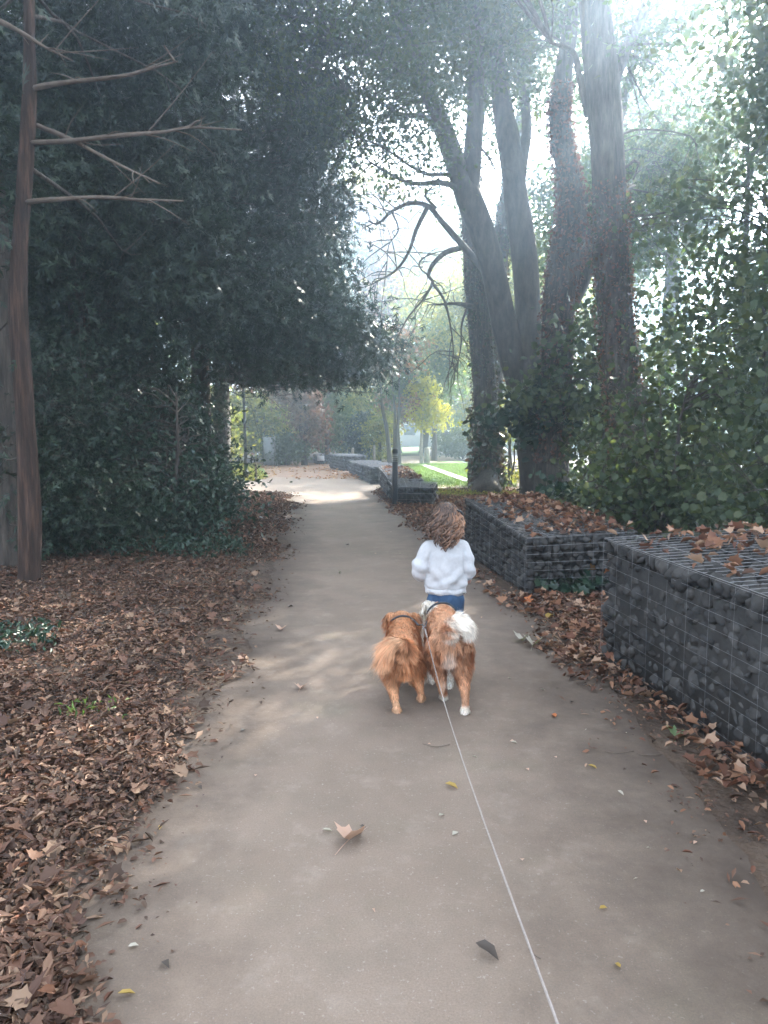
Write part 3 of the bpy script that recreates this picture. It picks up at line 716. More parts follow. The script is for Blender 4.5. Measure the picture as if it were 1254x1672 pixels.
gen_tree('leafy_shrub', 'green shrub growing between the forked trunk and the tallest trunk', (4.1, 14.2), 4.2, .06, [((0,0,1.4),(1.1,.8,.7),20,40),((0,0,2.9),(1.2,.9,1.1),34,40),((-1.2,.4,2.2),(.9,.7,.6),16,38)], 'shrub', (.08,.14), tmpl='maple', cat='shrub', sig=.32, stems=3, droop=.5)
gen_tree('leafy_shrub', 'small bush with big leaves hugging the base of the forked trunk', (3.15, 15.2), 2.2, .04, [((0,0,1.9),(.8,.5,.5),20,36),((-.5,0,1.6),(.7,.5,.35),12,30)], 'holly', (.1,.17), tmpl='maple', cat='shrub', sig=.22, stems=2, droop=.5)
gen_tree('leafy_shrub', 'low dark ground-hugging bush behind the long gabion', (2.85, 10.8), .8, .03, [((0,0,.35),(.9,1.2,.35),30,40),((1.2,.3,.5),(.9,1,.5),26,40)], 'holly', (.07,.13), tmpl='maple', cat='shrub', sig=.2, stems=2, droop=.4)
gen_tree('understorey_tree', 'bushy small tree filling the right edge above the shrubs', (6.2, 10.2), 8.5, .12, [((0,0,3.3),(1.6,1.4,1.5),40,50),((0,.2,5.2),(1.6,1.5,1.2),9,44)], 'broad', (.08,.15), tmpl='kite', sig=.42, droop=.5)
gen_tree('understorey_tree', 'hazy mid-height tree behind the shrubs, right of the tallest trunk', (6.6, 14.5), 8, .12, [((0,0,2.5),(1.8,1.3,1.6),40,55),((-.3,0,4.6),(1.9,1.5,1.3),16,50),((.2,.3,6.8),(1.5,1.4,1.0),5,45)], 'midgreen', (.09,.16), tmpl='kite', sig=.45, droop=.5)
gen_tree('understorey_tree', 'slender leafy tree seen between the two rightmost big trunks', (5.0, 18.5), 7, .09, [((0,0,2.6),(1.3,1,1.2),20,50),((0,0,4.6),(1.4,1.2,1.3),26,55),((-.4,0,6.4),(1.2,1.1,1),18,50),((.9,-.9,7.2),(1.5,1.5,1.0),36,120)], 'midgreen', (.09,.16), tmpl='kite', sig=.42, droop=.5)  # last high blob added to block sun streaks on the path
# canopy trees added at the right, mostly out of view, to block the sun
gen_tree('added_shade_tree', 'high dark canopy added as a sun block, reaching into the upper right corner', (7.6, 8.5), 10, .3, [((-.2,.4,7.2),(3.2,3.2,1.3),165,160),((-.3,3.6,7.1),(2.1,1.9,.8),60,150)], 'broad', (.1,.17), sig=.55)
gen_tree('added_shade_tree', 'broad unseen crown added for shade beyond the right edge, its low branches overhanging the nearest gabion', (7.2, 3.5), 9, .28, [((-1.2,.6,6.4),(3.3,3.2,1.3),180,165)], 'broad', (.12,.19), sig=.55)
gen_tree('added_shade_tree', 'tall green crown added for shade behind the right-hand understorey', (10.2, 15), 10, .3, [((0,0,4.5),(2.2,2.0,1.6),50,110),((-.4,0,7.6),(3.0,3.0,1.6),125,155)], 'broad', (.12,.19), sig=.55)
gen_tree('added_shade_tree', 'green crown added to shade the path, beside the court behind the sparse low bushes', (8.2, 22.5), 11, .3, [((-1.2,.6,7.6),(3.2,2.8,1.7),110,150),((-.6,0,9.6),(2.6,2.4,1.4),50,140)], 'broad', (.12,.19), sig=.55)

# --- dark evergreens left of the path
def yew(label, base, h, tr_r, blobs, size=(.12,.24), bark='bark_red', group='dark evergreens left of the path', sig=.3, extra=None, th=.9, leaf='yew', maxtw=9999):
    root = empty('yew_tree', (base[0], base[1], 0), label, 'tree', group)
    wm = MB(); an = []
    pl = extra or [(base[0], base[1], -.1), (base[0]+.05, base[1], h*.3), (base[0]-.05, base[1], h*.6), (base[0], base[1], h*th)]
    p_, _ = tube(wm, pl, np.linspace(tr_r*1.15, tr_r*.45, len(pl)), 14, 40, .07); an.extend(p_[8:])
    wm.build('trunk', M[bark], root, True)
    lm = MB(); wm = MB()
    crown(lm, wm, [(np.array(c), r, n, k) for c, r, n, k in blobs], an, size, 'spray', .15, .7, sag=-.05, sig=sig, twig=.016, maxtw=maxtw)
    lm.build('foliage', M[leaf], root); wm.build('twigs', M['bark'], root)
    return root
b1 = G(45, 950)
y1 = yew('reddish flaking evergreen trunk nearest the camera at the left edge, with bare dead branches', (b1.x, b1.y), 9, .098,
    [(P(70,-60,9.2),(2.2,1.3,1.5),60,70),(P(-60,250,9),(1.4,1.2,2.0),44,60),(P(-20,800,8.6),(.7,.5,.5),12,40),(P(180,60,10.3),(1.6,.9,1.8),60,65),(P(110,380,10.6),(1.6,.9,1.6),60,65)], maxtw=3,
    extra=[(b1.x, b1.y, -.1)]+[tuple(P(*q)) for q in ((48,880,b1.y),(46,780,b1.y),(40,650,b1.y),(30,520,b1.y),(32,400,b1.y),(40,300,b1.y),(48,160,b1.y),(48,40,b1.y),(46,-200,b1.y))])
for o in y1.children:
    if o.name.startswith('trunk'): tk = o
for pl in ([(48,146,b1.y),(100,136,b1.y-.1),(150,130,b1.y-.15),(210,122,b1.y-.2),(262,108,b1.y-.3),(290,100,b1.y-.4)], [(48,233,b1.y),(110,230,b1.y-.1),(190,222,b1.y-.2),(270,215,b1.y-.3),(310,208,b1.y-.3),(395,212,b1.y-.2)],
           [(40,330,b1.y),(90,326,b1.y-.2),(160,322,b1.y-.3),(230,326,b1.y-.3),(300,328,b1.y-.2)], [(-20,25,b1.y-.3),(30,50,b1.y-.2),(75,78,b1.y-.1),(120,100,b1.y)], [(60,205,b1.y+.1),(110,225,b1.y),(180,262,b1.y-.1),(260,300,b1.y-.2)],
           [(310,208,b1.y-.3),(318,200,b1.y-.35),(325,197,b1.y-.4)], [(285,100,b1.y-.4),(275,85,b1.y-.4),(268,74,b1.y-.45)]):
    wm = MB(); n_ = len(pl); p_, _ = tube(wm, PX(pl), np.linspace(.026 if n_ > 3 else .012, .007, n_), 7, 30, .12)
    for k in range(7 if n_ > 3 else 0):
        i = rng.integers(8, 28); L = rng.uniform(.1, .45); d = (p_[i+1]-p_[i]); d /= np.linalg.norm(d); d = d+rng.normal(size=3)*.6
        tube(wm, [p_[i], p_[i]+d*L*.5, p_[i]+d*L+rng.normal(size=3)*.04], [.007, .005, .002], 4, 6, cap=False)
    wm.build('dead_branch', M['deadwood'], y1, True)
yew('dark evergreen at the extreme left edge, its near-black trunk beside the reddish one', (-4.12, 8.35), 8, .2,
    [((-4.6,7.9,4.6),(1.2,1.0,2),36,55),((-4.3,8.3,1.0),(.5,.5,.5),12,46),((-4.15,7.0,3.2),(.35,.3,1.6),16,40)], bark='bark')
yew('broad dark evergreen filling the left side behind the reddish trunk', (-4.4, 11.2), 10, .16,
    [((-4.6,11.6,2.2),(1.7,1.2,1.9),110,70),((-3.9,12.0,3.4),(1.5,.9,1.2),60,70),((-3.9,11.4,5.2),(1.9,1.2,1.8),100,70),((-3.4,11.4,8.0),(2.2,1.4,1.9),100,75),((-5.6,12,5),(1.6,1.2,3),60,70),((-2.3,11.8,10),(1.8,1.4,1.4),50,75)], (.13,.26))
yew('dark evergreen whose long boughs hang over the path', (-3.4, 14.2), 10, .17,
    [((-3.2,14.3,5.2),(1.7,1.4,1.9),110,70),((-1.9,13.8,3.5),(1.15,1.2,1.15),80,66),((-1.0,14.2,3.2),(.75,1.1,.85),44,60),((-2.3,14.2,7.2),(1.7,1.4,1.6),90,70),((-2.9,14,9.4),(2,1.6,1.5),80,75),((-1.5,14.5,5.2),(.75,1,1.1),46,60)], (.13,.26))
yew('evergreen with a brownish trunk standing by the path crossing', (-3.95, 18.6), 9, .2,
    [((-3.4,18.6,3.6),(1.6,1.4,1.0),60,66),((-1.6,18.4,3.6),(1.5,1.2,1.1),70,66),((-.6,18.4,3.3),(.9,1.1,.7),36,60),((-3,18.6,5.6),(2.2,1.6,1.8),80,75),((-2.6,18.8,8),(2,1.6,1.8),60,80)], (.15,.28), bark='bark_smooth')
yew('low sweeping evergreen boughs touching the litter between the reddish trunk and the glossy bushes', (-4.6, 8.9), 3, .06, [((-4.3,8.9,.7),(.9,.5,.6),70,80),((-4.7,9.0,1.8),(1.1,.6,.9),80,80),((-3.6,9.3,.5),(.7,.5,.4),46,76)], (.06,.13))
yew('dark evergreen deep in the shade left of the broad one', (-7.4, 10.5), 10, .2, [((-7.2,10.6,2),(1.8,1.4,2),60,70),((-7,10.6,5.5),(2.2,1.5,2.4),80,80),((-6.6,10.6,9),(2.4,1.8,1.8),60,80)], (.16,.3))
yew('far dark evergreen closing the gap behind the left-hand trees', (-7.2, 17), 11, .2, [((-7,17,2.2),(2.4,1.5,2.2),80,70),((-6.6,17,6),(2.6,1.8,2.4),80,90),((-5.6,17,9.5),(2.8,2,2.2),80,90)], (.2,.34))
yew('dark evergreen overhanging from behind the left edge', (-5.6, 4.2), 10, .2, [((-5.4,4.6,7),(2.6,2.4,2),70,80),((-4.2,3,8.6),(2.6,2.6,1.2),60,80)], (.2,.34))
# glossy dark shrubs at their feet
gen_tree('holly_bush', 'glossy dark bush whose edge spills onto the leaf litter near the path', (-2.75, 10.2), 2.6, .04, [((0,.2,.5),(.75,.8,.5),60,70),((-.5,.6,1.3),(.9,.8,.8),56,60),((-1.0,.4,.7),(.8,.8,.7),50,60),((-.35,1.5,.8),(.7,.9,.8),40,60)], 'holly', (.05,.10), cat='shrub', sig=.26, stems=1, tmpl='oval')
gen_tree('holly_bush', 'tall glossy dark bush left of the spilling one', (-4.2, 9.7), 3.0, .03, [((0,0,.6),(.9,.7,.7),56,60),((0,.2,1.7),(.9,.8,.9),46,60),((-.8,.3,1),(.8,.7,.9),30,60)], 'yew', (.08,.15), cat='shrub', sig=.28, stems=1, tmpl='spray', droop=.8)
gen_tree('holly_bush', 'dark bush reaching toward the path crossing below the overhanging boughs', (-4.0, 14.0), 3.2, .05, [((0,0,.7),(.9,1.1,.7),66,60),((.1,.2,1.9),(.8,1,.9),46,60),((-.1,2.2,1.1),(.8,.9,1.1),40,60)], 'yew', (.09,.17), cat='shrub', sig=.28, stems=1, tmpl='spray', droop=.8)

# --- far garden
gen_tree('yellow_sapling', 'bright yellow-leaved sapling on a pale slender trunk at the back of the lawn', tuple(G(688,757))[:2], 4.2, .07, [((.1,0,2.2),(.75,.6,.7),26,60),((.0,0,3.1),(.55,.5,.6),20,60),((.7,0,2.0),(.5,.4,.4),12,50)], 'yellow', (.12,.2), bark='palebark', sig=.22, droop=.4)
gen_tree('young_tree', 'thin young trunk leaning slightly, leftmost of the close group behind the bollard', tuple(G(637,757))[:2], 5.2, .1, [((0,0,3.4),(1.1,.8,.9),16,50),((.1,0,4.8),(.9,.8,.8),12,50)], 'midgreen', (.14,.22), bark='bark_smooth', sig=.35, lean=(-.5,0))
gen_tree('young_tree', 'thin dark young trunk in the middle of the close group behind the bollard', tuple(G(647,758))[:2], 5, .07, [((0,0,4.2),(.9,.8,.8),14,50)], 'midgreen', (.14,.22), bark='bark', sig=.35, lean=(-.15,0))
gen_tree('young_tree', 'straight brown young trunk, rightmost of the close group behind the bollard', tuple(G(652,758))[:2], 5.4, .09, [((.2,0,4.6),(1.1,.8,1),18,50),((.3,0,2.7),(.5,.5,.3),5,30)], 'autumn', (.14,.22), bark='bark_smooth', sig=.35, lean=(.05,0))
gen_tree('garden_tree', 'loose-leaved tree added for shade behind the bare curling boughs, between lawn and far wood', (4.3, 35.5), 8.5, .14, [((-1.0,-1.6,6.9),(2.7,2.4,1.2),60,80),((-1.6,-1,4.9),(1.2,1.2,.8),12,60)], 'ygreen', (.14,.24), bark='bark', sig=.5)  # crown placed so that it dapples the far plaza with shade
gen_tree('garden_tree', 'loose-leaved tree added at the lawn edge to shade the path crossing, in the gap between the forked stems', (5.6, 31.0), 8.5, .14, [((-.3,-.4,7.0),(2.8,2.6,1.2),64,84)], 'ygreen', (.14,.24), bark='bark', sig=.5)  # extra tree put in to cut direct sun on the path junction
gen_tree('garden_tree', 'dark-trunked small tree just right of the yellow sapling', tuple(G(709,753))[:2], 6.5, .12, [((.2,0,3.6),(1.2,1,1),18,60),((0,0,5.3),(1.5,1.2,1.3),26,60)], 'midgreen', (.16,.26), bark='bark', sig=.45)
gen_tree('round_bush', 'rounded light green bush at the back right of the lawn', tuple(G(757,750))[:2], 1.6, .05, [((0,0,.75),(1.5,.9,.7),50,60)], 'shrub', (.1,.2), cat='shrub', sig=.25, stems=3)
gen_tree('holly_bush', 'round dark blue-green bush between the yellow shrubs and the thin trunks', tuple(G(597,752))[:2], 2.4, .05, [((0,0,1.1),(.8,.8,1.1),50,60)], 'holly', (.12,.2), cat='shrub', sig=.25, stems=3)
gen_tree('green_bush', 'upright light green bush left of the thin young trunks', tuple(G(620,754))[:2], 2.6, .05, [((0,0,1.2),(.7,.7,1.1),40,60)], 'ygreen', (.12,.2), cat='shrub', sig=.25, stems=3)
gen_tree('golden_shrub', 'glowing yellow-green shrub beyond the stepped gabions', tuple(G(566,748))[:2], 3.8, .05, [((0,0,1.4),(1.2,.9,1.3),50,60),((.3,0,3),(.9,.8,.9),26,60)], 'ygreen', (.14,.22), cat='shrub', sig=.3, stems=3)
gen_tree('golden_shrub', 'small bright yellow shrub top above the other far shrubs', tuple(G(578,746))[:2], 4.4, .05, [((0,0,3.8),(.7,.7,.8),24,50)], 'yellow', (.14,.22), cat='shrub', sig=.3, stems=2)
gen_tree('copper_tree', 'brown-leaved tree with several stems at the far end of the path', tuple(G(497,760))[:2], 4.6, .09, [((0,.3,2.2),(.7,.6,1.0),40,56),((-.5,.5,3.3),(1.1,.8,.9),40,56),((.3,.3,1.1),(.5,.5,.7),16,50)], 'copper', (.12,.22), bark='bark_red', cat='tree', sig=.28, stems=4)
gen_tree('green_bush', 'dark green bush right of the grey panel', tuple(G(466,760))[:2], 1.5, .05, [((0,0,.65),(.8,.6,.6),40,60)], 'shrub', (.1,.2), cat='shrub', sig=.22, stems=3)
gen_tree('golden_shrub', 'light yellow-green shrub behind the grey panel', tuple(G(432,756))[:2], 3.6, .05, [((0,0,1.6),(1.4,.9,1.5),70,60),((-1.6,0,1.8),(1.2,.9,1.4),46,60)], 'ygreen', (.14,.22), cat='shrub', sig=.3, stems=3)
gen_tree('golden_shrub', 'yellow-green shrub behind the slim dark pole', (-6.6, 27), 4, .05, [((0,0,1.7),(1.5,.9,1.5),60,60)], 'ygreen', (.12,.2), cat='shrub', sig=.3, stems=3)
gen_tree('green_bush', 'dull green bush behind the distant gabion with the notice', tuple(G(535,752))[:2], 4, .06, [((0,.4,1.6),(1.0,.8,1.4),50,60),((-.4,.4,3.3),(1,.8,.9),30,60)], 'midgreen', (.14,.22), cat='shrub', sig=.3, stems=3)
# thin hedge plants in front of the pale court, right
for k, (x, y, t) in enumerate(((4.6,19.5,'sparse low bush in front of the bright court, beside the forked trunk'),(6.0,20.0,'sparse low bush in front of the bright court, left of the tallest trunk'),(8.0,19.5,'sparse low bush in front of the bright court, right of the tallest trunk'),(3.35,20.4,'small bright green bush seen in the narrow gap between the first two trunks'))):
    gen_tree('sparse_bush', t, (x, y), 2.2, .03, [((0,0,.35),(.9,.5,.3),16,44),((0,0,1.7),(1.0,.5,.6),22,44)], 'ygreen' if k == 3 else 'midgreen', (.09,.16), cat='shrub', sig=.24, stems=4)

# --- far wood
spec = [
 (450,'autumn','russet-brown crowned tree far behind the grey panel',40,9),
 (530,'midgreen','mid-green tree far behind the copper tree',42,11),
 (585,'autumn','orange-brown treetop just right of the dark evergreens, below the bright sky',46,16),
 (615,'yellow','yellow treetop left of the curling boughs',50,18),
 (650,'autumn','orange treetop behind the curling bare boughs',47,16),
 (690,'ygreen','dull green tree behind the yellow sapling',47,15.5),
 (735,'ygreen','dull green tree left behind the first big trunk',43,14),
 (780,'midgreen','green tree hidden mostly by the first big trunk',52,12.5),
 (830,'ygreen','green tree seen in the gap between the first two trunks',52,12.5),
 (885,'yellow','yellow-tipped tree between the forked trunk and the creeper-clad one',54,15),
 (950,'autumn','brownish tree between the two rightmost trunks',54,12.5),
 (1020,'midgreen','green tree directly behind the tallest trunk',56,13),
 (1100,'midgreen','green tree behind the right-hand shrubs, nearer the trunk',54,13),
 (1190,'autumn','dull brown tree behind the right-hand shrubs, nearer the right edge',55,13),
 (1290,'midgreen','green tree far beyond the right edge of the court',54,13)]
for i, (px, leaf, lab, Y, h) in enumerate(spec):
    x = (px-627)/F*Y
    bl = []
    for k in range(5):
        z = h*(.22+.17*k); rr = (2.6, 2.9, 2.7, 2.2, 1.5)[k]
        bl.append(((rng.normal()*.5, rng.normal()*.4, z), (rr, rr*.7, 1.5), 30 if k < 3 else 24, 44))
    gen_tree('wood_tree', lab, (x, Y), h, .22, bl, leaf, (.22,.38), bark='bark', sig=.5, group='trees of the far wood', twigs=True)
# low thicket closing the bottom of the far wood
mb = MB(); n_ = 26000
xx = rng.uniform(-30, 34, n_); yy = rng.uniform(50, 56, n_); zz = rng.random(n_)**1.3*(3.6+1.2*np.sin(xx*.7)+.8*np.sin(xx*1.9))
k_ = ~((xx > -1.8) & (xx < 3.6) & (zz < 2.9))
leaves(mb, np.stack([xx, yy, zz], 1)[k_], (.25,.45), 'kite', .1, .3)
tag(mb.build('far_thicket', M['midgreen']), 'continuous low green thicket along the foot of the far wood', 'thicket', kind='stuff')
mb = MB(); n_ = 30000; xx = rng.uniform(-60, -8, n_); yy = rng.uniform(24, 40, n_); zz = rng.random(n_)*9
leaves(mb, np.stack([xx, yy, zz], 1), (.35,.6), 'kite', .1, .3)
tag(mb.build('left_wood', M['midgreen']), 'dense wood closing the view behind the left-hand evergreens', 'wood', kind='stuff')
# ------------------------------------------------------------------ leaf litter
def scatter(name, poly_fn, n, specs, label, cat='leaves', y0=1.6, y1=20, x0=-8, x1=3, zf=None, ybias=1.0, wedge=False):
    """poly_fn(x, y) -> density 0..1"""
    mb = MB()
    y = y0 + (y1-y0)*rng.random(n)**ybias; x = x0 + (x1-x0)*rng.random(n)
    if wedge: x = lx(y)+.3-rng.random(n)*(lx(y)+1.0+.56*y)
    k = rng.random(n) < poly_fn(x, y); x = x[k]; y = y[k]
    z = .012 + rng.random(len(x))**2*.035
    if zf is not None: z = z + zf(x, y)
    C = np.stack([x, y, z], 1); i = 0; tot = sum(s[0] for s in specs)
    for wgt, size, tm, flat, curl, mi in specs:
        j = i + int(len(C)*wgt/tot); leaves(mb, C[i:j], size, tm, flat=flat, curl=curl, mi=mi); i = j
    o = mb.build(name, [M['litter'], M['litter_red']]); return tag(o, label, cat, kind='stuff')
def left_d(x, y):
    e = lx(y) - x
    wob = .35*fnoise(x, y, 1.1) + .15*fnoise(x, y, 5)
    nf = np.clip(y/5, .3, 1)
    d = np.clip((e + wob*nf + .08)/(.5*nf), 0, 1)**1.3
    return d*np.clip(.82+.75*fnoise(x*1.3, y*1.3, 1.6, 4), .25, 1)*(e > -.25)*(x > -.56*y-.7)
mix = [(58, (.014,.034), 'kite', .6, 2.0, 0), (22, (.025,.05), 'oval', .6, 2.5, 0), (3, (.045,.075), 'maple', .65, 3, 0), (4, (.035,.06), 'oval', .55, 3, 1), (13, (.04,.11), 'lance', .7, 1, 0)]
scatter('leaf_litter', left_d, 120000, mix, 'brown leaf litter spread under the dark evergreens left of the path, near part', wedge=True, ybias=1.5, y0=1.5, y1=9.5, x0=-6, x1=-.3)
scatter('leaf_litter', left_d, 110000, [(60, (.03,.055), 'kite', .5, 2.5, 0), (30, (.05,.08), 'oval', .5, 3, 0), (6, (.05,.09), 'oval', .5, 3, 1)], 'brown leaf litter along the left path edge toward the crossing, far part', wedge=True, y0=9.5, y1=19, x0=-6, x1=-.8)
def right_d(x, y):
    w = np.where(y < 4.9, wx(y), np.where(y < 6.8, 2.6, np.where(y < 9.3, wx(y), 3.2)))
    edge = np.interp(y, [0, 2.2, 4, 4.9, 6.0, 6.9, 9, 11, 15, 20], [1.62, 1.5, 1.22, 1.02, 1.02, .93, .62, .42, -.06, -.4])
    e = x-edge+.12*fnoise(x, y, 1.5)+.06*fnoise(x, y, 6)
    return np.clip(e/.32, 0, 1)*(x < w)*(e > 0)
def heap(x, y): 
    return np.where(y < 4.9, np.clip(1-(wx(y)-x)/.35, 0, 1)*.05, 0)
scatter('leaf_litter', right_d, 30000, [(50, (.02,.04), 'kite', .6, 2.5, 0), (24, (.035,.07), 'oval', .6, 3, 1), (9, (.05,.09), 'maple', .65, 4, 1), (14, (.03,.06), 'oval', .6, 3, 0), (6, (.05,.1), 'lance', .7, 1, 0)], 'tan and reddish fallen leaves drifted along the foot of the gabions', y0=1.6, y1=9.4, x0=.5, x1=2.7, zf=heap)
scatter('leaf_litter', right_d, 26000, [(50, (.03,.06), 'kite', .5, 2.5, 0), (40, (.05,.09), 'oval', .5, 3, 1)], 'fallen leaves on bare ground between the long gabion and the bollard lamp', y0=9.3, y1=19, x0=-.5, x1=3.2)
def edge_d(x, y):
    return np.exp(-((x-lx(y))/.16)**2)*np.clip(.5+fnoise(x, y, 3), 0, 1)
scatter('leaf_crumbs', edge_d, 16000, [(70, (.008,.022), 'kite', .7, 2, 0), (20, (.02,.04), 'oval', .65, 2.5, 0), (10, (.03,.07), 'lance', .75, 1, 0)], 'fine leaf crumbs and grit straddling the left edge of the path', 'leaf crumbs', y0=1.5, y1=14, wedge=True)
def edge_r(x, y):
    return np.exp(-((x-rx(y)-.02)/.2)**2)*np.clip(.5+fnoise(x, y, 3), 0, 1)
scatter('leaf_crumbs', edge_r, 26000, [(70, (.008,.022), 'kite', .7, 2, 0), (20, (.02,.045), 'oval', .65, 2.5, 1), (10, (.03,.07), 'lance', .75, 1, 0)], 'fine leaf crumbs and grit straddling the right edge of the path', 'leaf crumbs', y0=1.6, y1=12, x0=0, x1=2.4)
def plaza_d(x, y):
    return np.clip(.35+.6*fnoise(x, y, .7), .05, .9)
mb = MB(); n_ = 5000
a = gp([(395,783),(600,783),(540,757),(400,757)]); xx = rng.uniform(-6.5, -.2, n_*2); yy = rng.uniform(22.5, 33, n_*2)
k = rng.random(n_*2) < plaza_d(xx, yy)*np.clip(.25+np.maximum(1-(xx+6.5)/2, 1-(-xx-.3)/1.5), .1, 1); xx = xx[k]; yy = yy[k]
leaves(mb, np.stack([xx, yy, .03+rng.random(len(xx))*.03], 1), (.06,.12), 'oval', flat=.6, curl=2.5)
M['litter_orange'] = leafmat('litter_orange', [(.32,.15,.06),(.42,.22,.09),(.3,.13,.06),(.5,.32,.16)], .15, .7, 'CONSTANT', tint=(1.1,1,.8))
tag(mb.build('leaf_litter', M['litter_orange']), 'sunlit orange leaves strewn over the far end of the path', 'leaves', kind='stuff')
# green debris and groundcover
def patch(name, cx, cy, rx_, ry_, n, size, tm, mat, label, cat, z=.05, hz_=.06, flat=.4):
    mb = MB(); r = np.sqrt(rng.random(n)); a = rng.uniform(0, 6.283, n); rr = 1+.25*np.sin(3*a+cx)+.15*np.sin(7*a)
    C = np.stack([cx+rx_*r*rr*np.cos(a), cy+ry_*r*rr*np.sin(a), z+rng.random(n)*hz_], 1); leaves(mb, C, size, tm, flat=flat, curl=2)
    return tag(mb.build(name, M[mat]), label, cat, kind='stuff')
q = G(30,1055); patch('ivy_groundcover', q.x-.1, q.y, .42, .35, 420, (.03,.06), 'oval', 'holly', 'dark green ivy patch growing in the leaf litter at the left edge', 'ivy')
q = G(330,905); patch('ivy_groundcover', q.x-.2, q.y, .8, .6, 900, (.04,.08), 'oval', 'holly', 'ivy creeping out from under the glossy dark bushes onto the litter', 'ivy', hz_=.15)
q = G(150,1170); patch('green_debris', q.x+.02, q.y, .22, .14, 40, (.03,.06), 'lance', 'midgreen', 'small scatter of greenish twigs and leaves on the litter, lower left', 'debris', z=.03)
q = G(925,965); patch('ivy_groundcover', q.x+.1, q.y, .42, .22, 260, (.06,.11), 'maple', 'holly', 'dark green ivy at the foot of the long gabion end face', 'ivy', hz_=.1)
q = G(965,905, .3)
mb = MB(); C = np.array(G(975,960)) + rng.normal(size=(60, 3))*(.1,.08,.0) + np.c_[np.zeros(60), np.zeros(60), .04+rng.random(60)*.45]; leaves(mb, C, (.07,.12), 'maple', .2, .6)
tag(mb.build('creeper', M['autumn']), 'yellowing creeper climbing the corner between the two gabions', 'creeper', kind='stuff')
q = G(740,812); patch('grass_patch', q.x+.2, q.y+.6, 1.2, .6, 1300, (.05,.12), 'lance', 'ygreen', 'patch of rough yellow-green grass beside the first big trunk', 'grass', z=.02, hz_=.05, flat=.0)
# lawn and verge grass
mb = MB(); n_ = 42000
xx = rng.uniform(-.6, 5, n_); yy = rng.uniform(19.6, 33, n_)
lo = np.interp(yy, [19.8, 24, 30, 33], [.25, .0, -.4, .3]); hi = np.interp(yy, [19.6, 28, 36], [3.4, 4.6, 4.4])
s0 = np.array(G(692,760)); s1 = np.array(G(764.5,785.7)); tt = (yy-s1[1])/(s0[1]-s1[1]); sx = s1[0]+(s0[0]-s1[0])*tt
k = (xx > lo) & (xx < hi) & ~((abs(xx-sx) < .19) & (tt > -.02) & (tt < 1.02))
C = np.stack([xx, yy, 0*xx+.004], 1)[k]
leaves(mb, C, (.03,.07), 'lance', flat=0, droop=-2.5)
M['grass'] = leafmat('grass_blades', [(.07,.13,.02),(.10,.17,.03),(.15,.21,.045)], .35, .6)
tag(mb.build('lawn_grass', M['grass']), 'bright green mown grass of the lawn beyond the gabions', 'grass', kind='stuff')
mb = MB(); n_ = 16000; xx = rng.uniform(-9, -3.4, n_); yy = rng.uniform(22, 31, n_); k = xx < np.interp(yy, [22, 24, 31], [-3.4, -3.9, -5.2])+.3*fnoise(xx, yy, 1)
leaves(mb, np.stack([xx, yy, 0*xx+.01], 1)[k], (.08,.2), 'lance', flat=0, droop=-2.0)
tag(mb.build('verge_grass', M['ygreen']), 'tufty yellow-green grass verge around the slim dark pole', 'grass', kind='stuff')

# single leaves, twigs and bits lying on the path
M['tan'] = leafmat('tan_leaf', [(.42,.27,.20),(.5,.34,.26)], .15, .7, tint=(1.1,1,.8)); M['orange'] = leafmat('orange_leaf', [(.5,.16,.05),(.42,.14,.05)], .2, .6, tint=(1.1,1,.8))
M['pale'] = leafmat('pale_leaf', [(.30,.28,.23),(.38,.35,.3)], .15, .7); M['ylw'] = leafmat('yellow_leaf', [(.36,.25,.05),(.3,.2,.05)], .2, .6); M['darkl'] = leafmat('dark_leaf', [(.04,.032,.026),(.06,.045,.035)], .0, .7)
M['grn'] = leafmat('green_leaf', [(.15,.24,.12),(.2,.3,.15)], .2, .5)
def one(px, py, size, tm, mat, label, name='fallen_leaf', tilt=.25, grp=None, curl=3, ang=None, z=.02):
    q = G(px, py); mb = MB(); tv, tf = TM[tm]
    a = rng.uniform(0, 6.28) if ang is None else R(ang)
    V = tv*np.array((1, 1, curl)); V = V - V.mean(0); V[:, 2] += .10*(V[:, 0]**2)*curl; 
    ca, sa = math.cos(a), math.sin(a); tx = rng.uniform(-tilt, tilt)
    V = V*size; X_ = V[:, 0]*ca-V[:, 1]*sa; Y_ = V[:, 0]*sa+V[:, 1]*ca; Z_ = V[:, 2]+Y_*tx; Z_ -= Z_.min()
    mb.add(np.stack([X_+q.x, Y_+q.y, Z_+.009], 1), tf)
    if tm == 'maple': tube(mb, [(q.x-ca*.2*size, q.y-sa*.2*size, .02), (q.x-ca*.6*size, q.y-sa*.6*size, .016), (q.x-ca*1.0*size, q.y-sa*1.1*size, .012)], .0018*(size/.12), 4)
    return tag(mb.build(name, M[mat]), label, 'leaf', grp)
one(576,1374,.115,'maple','tan','large curled tan maple leaf lying alone in the middle foreground of the path', ang=60, tilt=.5, curl=5)
one(534,1361,.04,'oval','pale','pale flat scrap left of the large tan maple leaf', ang=0)
one(592,1353,.025,'kite','darkl','tiny dark leaf just above the large tan maple leaf')
one(795,1565,.075,'oval','darkl','dark curled leaf near the bottom, left of the leash', ang=-35, curl=4)
one(1236,1282,.14,'maple','tan','big pale leaf leaning at the foot of the nearest gabion, right edge', tilt=.6, curl=5)
one(293/1.0,699,.03,'kite','tan','tiny leaf deep under the evergreens') if False else None
one(859,988,.13,'maple','orange','bright orange leaf at the near corner of the long gabion', curl=5, tilt=.5)
one(897,1013,.12,'oval','ylw','golden curled leaf lying just in front of the long gabion', curl=5)
one(852,1050,.12,'maple','pale','pale crumpled leaf, left one of the pair beside the white-tailed dog', curl=6)
one(872,1056,.13,'maple','pale','pale crumpled leaf, right one of the pair beside the white-tailed dog', curl=6)
one(459,1031,.08,'maple','tan','light tan leaf left of the small orange dog', curl=5)
